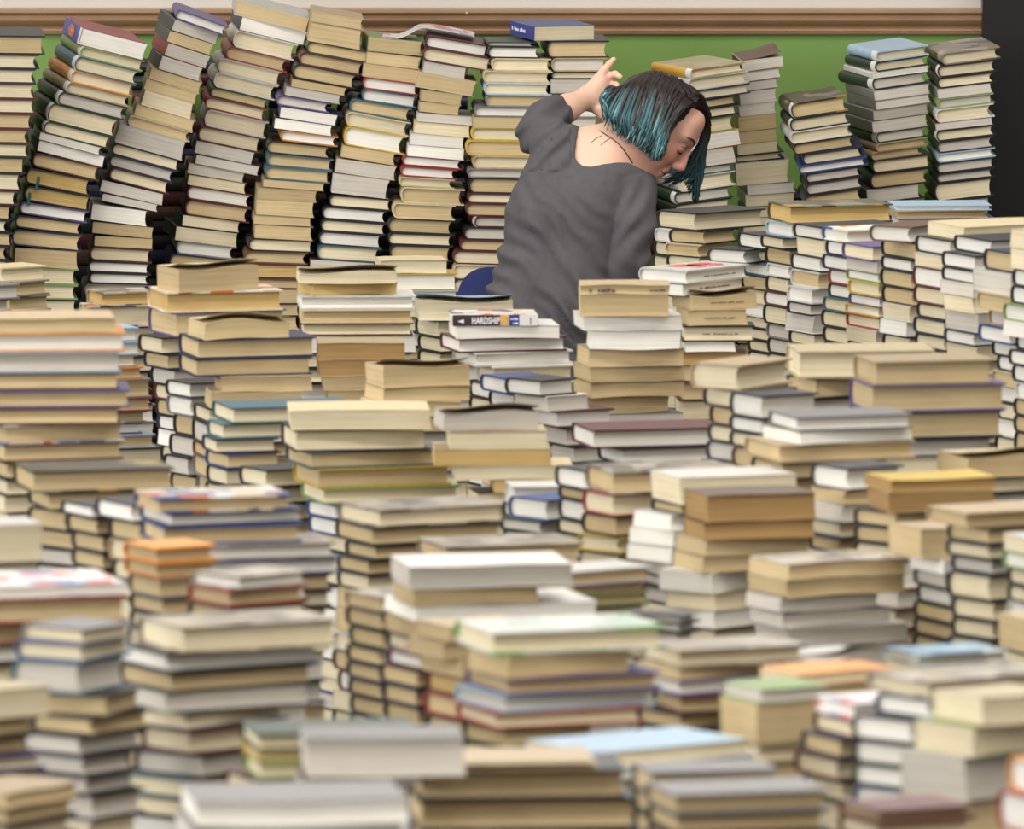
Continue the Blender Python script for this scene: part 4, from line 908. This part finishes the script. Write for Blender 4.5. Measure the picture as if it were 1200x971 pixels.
for n_ in range(640):        # curtain on the camera side and round the back
    t = HR.random() ** .9; i = int(t * 60)
    root = PART[i] * 1.0; e = HEM[i] + np.array((J(3), J(6))); mmid = FRONT[i] + np.array((J(3), J(4)))
    sidew = HR.random()
    if t < .35 and n_ % 2:   # wraps round the back of the head
        dd = HR.uniform(-.02, .13); bulge = 0
        p = [B_(root[0] + 6, root[1] + 5, .06 + dd * .2), B_((root[0] + mmid[0]) / 2 - 4, (root[1] + mmid[1]) / 2 - 5, .05 + dd * .7), B_(mmid[0] + 2, mmid[1], dd), B_(e[0] + 2, e[1], dd + J(.01))]
    else:
        s1 = HR.uniform(.0, .012)
        p = [B_(root[0], root[1], .06 + J(.02)), B_(root[0] * .62 + mmid[0] * .38 - 2, root[1] * .62 + mmid[1] * .38 - 3, -.022 - s1), B_(mmid[0], mmid[1], -.036 - s1), B_((mmid[0] + e[0]) / 2 + J(2), (mmid[1] + e[1]) / 2, -.038 - s1), B_(e[0] + J(4), e[1], -.028 - s1 + J(.008))]
    md = HR.uniform(.16, .34) if t < .75 else HR.uniform(.30, .50)
    lock(p, HR.uniform(.0010, .0026), md, tone())
for n_ in range(130):        # far side, falling past the face
    t = HR.random(); r0 = interp([(800, 100), (814, 110), (824, 124)], 21)[int(t * 20)]
    if n_ % 5 < 3: e = interp([(802, 214), (808, 228), (816, 238), (821, 216)], 21)[HR.randrange(21)]; ms = (826 + J(5), 160 + J(8)); m2 = (820 + J(5), 195 + J(8))
    else: e = (HR.uniform(772, 800), HR.uniform(208, 219)); ms = (826 + J(3), 158 + J(6)); m2 = (808 + J(6), 196 + J(5))
    dd = .145 + J(.012)
    p = [B_(r0[0], r0[1], .08), B_((r0[0] + ms[0]) / 2 + 3, (r0[1] + ms[1]) / 2 - 4, .12), B_(ms[0], ms[1], dd), B_(m2[0], m2[1], dd), B_(e[0], e[1], dd + J(.01))]
    c = (DTEAL if HR.random() < .6 else TEAL * .7) * HR.uniform(.7, 1.2)
    lock(p, HR.uniform(.0008, .0022), HR.uniform(.34, .55), c)
for n_ in range(90):         # dark hair over the crown and forehead hairline
    t = HR.random(); r0 = PART[int((.35 + .6 * t) * 60)]
    e = interp([(800, 128), (808, 124), (818, 124), (830, 132), (832, 146)], 21)[int(HR.random() * 20)]
    z1 = .0 + .1 * max(0, (e[0] - 800) / 30)
    p = [B_(r0[0] - 4, r0[1] + 1, .055), B_((r0[0] + e[0]) / 2 + 2, (r0[1] + e[1]) / 2 - 7, .02 + z1 * .5), B_(e[0] + J(2), e[1] + J(3), .0 + z1)]
    lock(p, HR.uniform(.0016, .003), 2.0, BRN)
for n_ in range(150):        # over the crown to the far side, and along the near temple
    t = HR.random(); r0 = PART[int(t * 60)]
    if n_ % 3:
        p = [B_(r0[0], r0[1] + 2, .05), B_(r0[0] - 1 + J(3), r0[1] - 1.5, .085), B_(r0[0] - 3 + J(3), r0[1] + 8, .135), B_(r0[0] - 8 * (1 - t) + J(4), r0[1] + 34, .155)]
        lock(p, HR.uniform(.0016, .003), 2.0 if t > .4 else .5, DTEAL)
    else:
        r0 = PART[int((.55 + .42 * t) * 60)]; e = interp([(788, 150), (792, 144), (801, 136), (806, 128), (814, 124)], 21)[HR.randrange(21)]
        p = [B_(r0[0] - 3, r0[1] + 2, .05), B_((r0[0] + e[0]) / 2 + 1, (r0[1] + e[1]) / 2, -.004), B_(e[0] + J(2), e[1] + J(2), -.012 + .04 * max(0, (e[0] - 800) / 14))]
        lock(p, HR.uniform(.0012, .0024), 2.0, BRN)
ho = net_obj('hair', np.array(HV), [], M_HAIR, person)
me = ho.data; me.clear_geometry(); me.from_pydata(HV, [], HF); me.update(); me.polygons.foreach_set('use_smooth', [True] * len(me.polygons))
ca = me.color_attributes.new('tint', 'FLOAT_COLOR', 'POINT'); ca.data.foreach_set('color', np.c_[np.array(HC), np.ones(len(HC))].astype(np.float32).ravel())
ho['label'] = 'teal-dyed bob with dark brown roots'

# ---------------------------------------------------------------- low blue chair
M_BLUE = plain_mat('blue_chair_fabric', (36, 46, 98), .75, .12, 200); M_STEEL = plain_mat('chair_tube', (120, 120, 124), .35)
M_STEEL.node_tree.nodes['Principled BSDF'].inputs['Metallic'].default_value = 0.8
chair = bpy.data.objects.new('chair', None); COL.objects.link(chair); tag(chair, 'low chair with rounded navy blue backrest beside the seated woman', 'chair')
def rounded_panel(name, x0, x1, z0, z1, y0, y1, r, mat, parent, bevel=.006):
    pts = []
    for cx, cz, a0 in ((x1 - r, z1 - r, 0), (x0 + r, z1 - r, 90), (x0 + r, z0 + r, 180), (x1 - r, z0 + r, 270)):
        pts += [(cx + r * math.cos(math.radians(a0 + k * 15)), cz + r * math.sin(math.radians(a0 + k * 15))) for k in range(7)]
    bm = bmesh.new(); f = bm.faces.new([bm.verts.new((x, y0, z)) for x, z in pts])
    g = bmesh.ops.extrude_face_region(bm, geom=[f]); bmesh.ops.translate(bm, vec=(0, y1 - y0, 0), verts=[v for v in g['geom'] if isinstance(v, bmesh.types.BMVert)])
    bmesh.ops.recalc_face_normals(bm, faces=bm.faces[:])
    bmesh.ops.bevel(bm, geom=[e for e in bm.edges if len(e.link_faces) == 2 and e.calc_face_angle() > 1.2], offset=bevel, segments=2, affect='EDGES')
    me = bpy.data.meshes.new(name); bm.to_mesh(me); bm.free(); me.materials.append(mat); o = bpy.data.objects.new(name, me); COL.objects.link(o); o.parent = parent
    return o
bx0 = at(536, 340, PY + .17).x; bz1 = at(560, 313, PY + .17).z
rounded_panel('backrest', bx0, bx0 + .30, bz1 - .20, bz1, PY + .155, PY + .185, .062, M_BLUE, chair, .008)
zs = pel[2] - .098
seat = rounded_panel('seat', bx0, bx0 + .30, PY - .10, PY + .20, 0, .03, .05, M_BLUE, chair, .008)
seat.rotation_euler = (-math.pi / 2, 0, 0)
seat.data.transform(Matrix.Rotation(-math.pi / 2, 4, 'X')); seat.rotation_euler = (0, 0, 0)
cs = [v.co.copy() for v in seat.data.vertices]; my = min(c.y for c in cs); mz = max(c.z for c in cs)
for v in seat.data.vertices: v.co.y += PY - .10 - my; v.co.z += zs - mz
for lx, ly in ((.03, -.06), (.27, -.06), (.03, .16), (.27, .16)):
    tube('leg', [(bx0 + lx, PY + ly, zs - .02), (bx0 + lx, PY + ly + .01, .0)], .010, M_STEEL, chair, 10)
for lx in (.06, .24): tube('back_post', [(bx0 + lx, PY + .19, zs - .02), (bx0 + lx, PY + .19, bz1 - .06)], .008, M_STEEL, chair, 10)
# ---------------------------------------------------------------- details on single books
def host(root, name):
    """flat details belong to the cover or to the page block of their book"""
    want = 'page_block' if name in ('edge_stamp', 'ribbon_bookmark') else ('' if name == 'curled_cover' else 'cover')
    for c in root.children:
        if want and c.name.split('.')[0] == want: return c
    return root
def child(root, name, V, F, mat): return mesh_obj(name, V, F, mat, host(root, name))
def marks(root, name, o, ax, up, nrm, L, hgt, mat, seed, th=.0006):
    """a row of small uneven ink marks (illegible stamp): origin o, along ax, height along up, raised along nrm"""
    R = random.Random(seed); V, F = [], []; x = 0.0
    o, ax, up, nrm = Vector(o), Vector(ax), Vector(up), Vector(nrm)
    while x < L:
        w = R.uniform(.4, 1.1) * hgt; h = hgt * R.uniform(.55, 1.0)
        if R.random() > .18:
            b = len(V)
            for c in (0, 1):
                for (u, v) in ((0, 0), (1, 0), (1, 1), (0, 1)): V.append(tuple(o + ax * (x + u * w) + up * (v * h) + nrm * (th * c)))
            F += [(b, b + 3, b + 2, b + 1), (b + 4, b + 5, b + 6, b + 7)] + [(b + k, b + (k + 1) % 4, b + 4 + (k + 1) % 4, b + 4 + k) for k in range(4)]
        x += w + hgt * R.uniform(.15, .4)
    return child(root, name, V, F, mat)
def disc(root, name, c, rx, ry, mat, z, n=24, th=.0005):
    P = [(c[0] + rx * math.cos(2 * math.pi * k / n), c[1] + ry * math.sin(2 * math.pi * k / n)) for k in range(n)]
    V = [(x, y, z) for x, y in P] + [(x, y, z + th) for x, y in P]
    F = [tuple(range(n))[::-1], tuple(range(n, 2 * n))] + [(k, (k + 1) % n, n + (k + 1) % n, n + k) for k in range(n)]
    return child(root, name, V, F, mat)
M_WINK = plain_mat('white_ink', (235, 235, 238), .5); M_REDINK = plain_mat('red_ink', (196, 70, 60), .5); M_BLUEP = plain_mat('blue_spine_print', (48, 58, 140), .4)
M_DKP = plain_mat('dark_spine_print', (58, 44, 42), .45, .3, 60); M_ORP = plain_mat('orange_spine_print', (216, 150, 90), .45, .35, 90); M_GREYINK = plain_mat('grey_ink', (120, 116, 116), .6)
M_YSP = plain_mat('yellow_spine_print', (214, 164, 62), .4, .08, 30)
for root, w, h, t, bk in HERO.get('s', []) + [q for q in HERO.get('q', []) if q[4]['kind'] == 'P']:
    x = w / 2 - (.003 if bk['kind'] == 'H' else .0006)
    if 'q' in bk['flags']:
        marks(root, 'edge_stamp', (x, -h * .40, -t * .25), (0, 1, 0), (0, 0, 1), (1, 0, 0), h * .26, t * .45, M_INK, 3)
        marks(root, 'edge_stamp', (x, h * .28, -t * .20), (0, 1, 0), (0, 0, 1), (1, 0, 0), h * .16, t * .30, M_INK, 4)
    else:
        marks(root, 'edge_stamp', (x, -h * .22, -t * .06), (0, 1, 0), (0, 0, 1), (1, 0, 0), h * .5, .0027, M_INK, int(h * 1e4))
for root, w, h, t, bk in HERO.get('a', []):
    z = t / 2 + .0001
    for fx, fy, rx, ry, m in ((-.12, -.12, .020, .030, M_REDINK), (-.10, .16, .016, .030, M_REDINK), (.06, -.02, .018, .022, M_REDINK), (.10, .24, .014, .020, M_REDINK), (-.02, .04, .010, .012, M_GREYINK)):
        disc(root, 'cover_print', (fx * w, fy * h), rx, ry, m, z)
    marks(root, 'cover_title', (w * .30, -h * .30, z), (0, 1, 0), (-1, 0, 0), (0, 0, 1), h * .55, .006, M_GREYINK, 9, .0004)
    marks(root, 'edge_stamp', (w / 2 - .003, -h * .22, -t * .10), (0, 1, 0), (0, 0, 1), (1, 0, 0), h * .5, .0027, M_INK, 77)
for root, w, h, t, bk in HERO.get('b', []):
    V, F = boxmesh(-w / 2 - .0005, -w / 2 + .001, -h / 2 + .002, h / 2 - .001, -t / 2 + .0008, t / 2 - .0008); child(root, 'spine_panel', V, F, M_BLUEP)
    marks(root, 'spine_title', (-w / 2 - .0005, h * .42, -t * .10), (0, -1, 0), (0, 0, 1), (-1, 0, 0), h * .56, .0085, M_WINK, 5)
    root['label'] = 'blue paperback with illegible white spine title, topmost of a wall stack beside her hand'
for root, w, h, t, bk in HERO.get('e', []):
    V, F = boxmesh(-w / 2 - .0005, -w / 2 + .001, -h / 2 + .026, h / 2 - .001, -t / 2 + .001, t / 2 - .001); child(root, 'spine_panel', V, F, M_BLUEP)
    V, F = boxmesh(-w / 2 - .0005, -w / 2 + .001, -h / 2 + .002, -h / 2 + .024, -t / 2 + .001, t / 2 - .001); child(root, 'spine_label', V, F, M_LABEL)
    yc = .01 * h; ry, rz = h * .19, t * .40
    def ringv(k): return [(-w / 2 - .0012, yc + ry * k * math.cos(math.pi / 3 * q), rz * k * math.sin(math.pi / 3 * q)) for q in range(6)]
    disc_v = ringv(1.0); child(root, 'emblem', disc_v, [tuple(range(6))], M_REDINK)
    o_, i_ = [(x - .0004, y, z) for x, y, z in ringv(.82)], [(x - .0004, y, z) for x, y, z in ringv(.68)]
    child(root, 'emblem_ring', o_ + i_, [(k, (k + 1) % 6, 6 + (k + 1) % 6, 6 + k) for k in range(6)], M_ORP)
    child(root, 'emblem_figure', [(-w / 2 - .0017, yc + ry * a, rz * b) for a, b in ((-.25, -.45), (.05, -.3), (.3, .05), (.1, .45), (-.05, .1), (-.28, .2))], [(0, 1, 2, 3, 4, 5)], M_ORP)
    root['label'] = 'thick red paperback with blue spine and red emblem, top of a leaning wall stack'
for root, w, h, t, bk in HERO.get('y', []):
    jr = min(0.011, t * 0.38)
    arc = lambda g: [(-w / 2 + jr + (jr + g) * math.cos(a), (t / 2 + g) * math.sin(a)) for a in [math.pi * (0.52 + .96 * k / 8) for k in range(9)]]
    V, F = strip_solid(arc(.0008), arc(-.0002), -h / 2 + .026, h / 2 - .001); child(root, 'spine_panel', V, F, M_YSP)
    V, F = strip_solid(arc(.0010), arc(-.0002), -h / 2 + .002, -h / 2 + .026); child(root, 'spine_label', V, F, M_LABEL)
for n_, (root, w, h, t, bk) in enumerate([q for q in HERO.get('q', []) if q[4]['kind'] == 'H']):
    x = -w / 2 + (.026, .010)[n_ % 2]; y = -h / 2 - .0008
    P = [(x, t * .05), (x + .0015, -t * .2), (x + .0008, -t * .5), (x + .0025, -t * .5 - .009)]
    V = [(px + s_ * .0032, y - (.001 if k == 3 else 0) - c * .0006, z) for c in (0, 1) for k, (px, z) in enumerate(P) for s_ in (-1, 1)]
    F = []
    for k in range(3):
        a = 2 * k; F += [(a, a + 1, a + 3, a + 2), (8 + a, 8 + a + 2, 8 + a + 3, 8 + a + 1), (a, a + 2, 8 + a + 2, 8 + a), (a + 1, 8 + a + 1, 8 + a + 3, a + 3)]
    child(root, 'ribbon_bookmark', V, F, M_RIB)
    root['label'] = root['label'].replace('hardback with', 'ribboned hardback with')
def text_mesh(s, size, mat, name, root, M, bold=.0):
    cu = bpy.data.curves.new(name, 'FONT'); cu.body = s; cu.size = size; cu.extrude = .0003; cu.offset = bold
    tmp = bpy.data.objects.new('tmp_text', cu); COL.objects.link(tmp); bpy.context.view_layer.update()
    me = bpy.data.meshes.new_from_object(tmp.evaluated_get(bpy.context.evaluated_depsgraph_get()))
    bpy.data.objects.remove(tmp); bpy.data.curves.remove(cu)
    xs = [v.co.x for v in me.vertices]; me.materials.clear(); me.materials.append(mat)
    o = bpy.data.objects.new(name, me); COL.objects.link(o); o.parent = host(root, name); o.matrix_local = M
    return o, min(xs), max(xs)
for root, w, h, t, bk in HERO.get('h', []):
    x = -w / 2
    def panel(name, f0, f1, z0, z1, mat, lift):
        V, F = boxmesh(x - lift, x + .0005, h / 2 - h * f1, h / 2 - h * f0, t * z0, t * z1); child(root, name, V, F, mat)
    panel('spine_panel', .004, .555, -.49, .49, M_DKP, .0005); panel('spine_picture', .555, .66, -.49, .49, M_ORP, .0005)
    panel('spine_blue_band', .66, .778, -.49, .49, M_BLUEP, .0005); panel('spine_label', .778, .996, -.49, .49, M_LABEL, .0009)
    panel('label_stripe', .905, .915, -.36, .25, M_BLUEP, .0013)
    T = Matrix(((0, 0, -1, x - .0009), (-1, 0, 0, h / 2 - h * .225), (0, 1, 0, -t * .30), (0, 0, 0, 1)))
    o, a, b = text_mesh('HARDSHIP', t * .82, M_WINK, 'spine_title', root, T, .0004)
    sc = h * .325 / (b - a); o.matrix_local = T @ Matrix.Diagonal((sc, 1, 1, 1))
    child(root, 'arrow', [(x - .001, h / 2 - h * .06, -t * .08), (x - .001, h / 2 - h * .135, t * .10), (x - .001, h / 2 - h * .135, -t * .26)], [(0, 1, 2)], M_WINK)
    for k in range(2): marks(root, 'spine_words', (x - .0006, h / 2 - h * .675, -t * .36 + t * .38 * k), (0, -1, 0), (0, 0, 1), (-1, 0, 0), h * .085, t * .22, M_WINK, 30 + k)
    root['label'] = 'paperback with HARDSHIP lettered on its dark spine, below the navy chair back'
for root, w, h, t, bk in HERO.get('k', []):
    cy = (bk['M'] @ Vector((-bk['b'] / 2, -bk['a'] / 2, 0))).y
    px = interp([(448, 44), (466, 45), (480, 39.5), (490, 34), (500, 33), (515, 34.5), (535, 38.5), (556, 43)], 22)
    V = []
    for dy, up in ((.004, 0), (.15, 0), (.004, -.0009), (.15, -.0009)): V += [tuple(at(x, y, cy + .004) + Vector((0, dy - .004, up))) for x, y in px]
    n = len(px); F = []
    for i in range(n - 1): F += [(i, i + 1, n + i + 1, n + i), (2 * n + i, 3 * n + i, 3 * n + i + 1, 2 * n + i + 1), (i, 2 * n + i, 2 * n + i + 1, i + 1), (n + i, n + i + 1, 3 * n + i + 1, 3 * n + i)]
    inv = root.matrix_world.inverted()
    c = child(root, 'curled_cover', [tuple(inv @ Vector(v)) for v in V], F, COVERS['z'][0])

# the grouping empties stand at the foot of their things
def ground(root, base):
    root.location = base
    for c in root.children: c.matrix_parent_inverse = Matrix.Translation(-Vector(base))
ground(person, (person_base.x, PY, 0.0)); ground(chair, (bx0 + .15, PY + .05, 0.0)); ground(df, (xd, WALL_Y, 0.0))
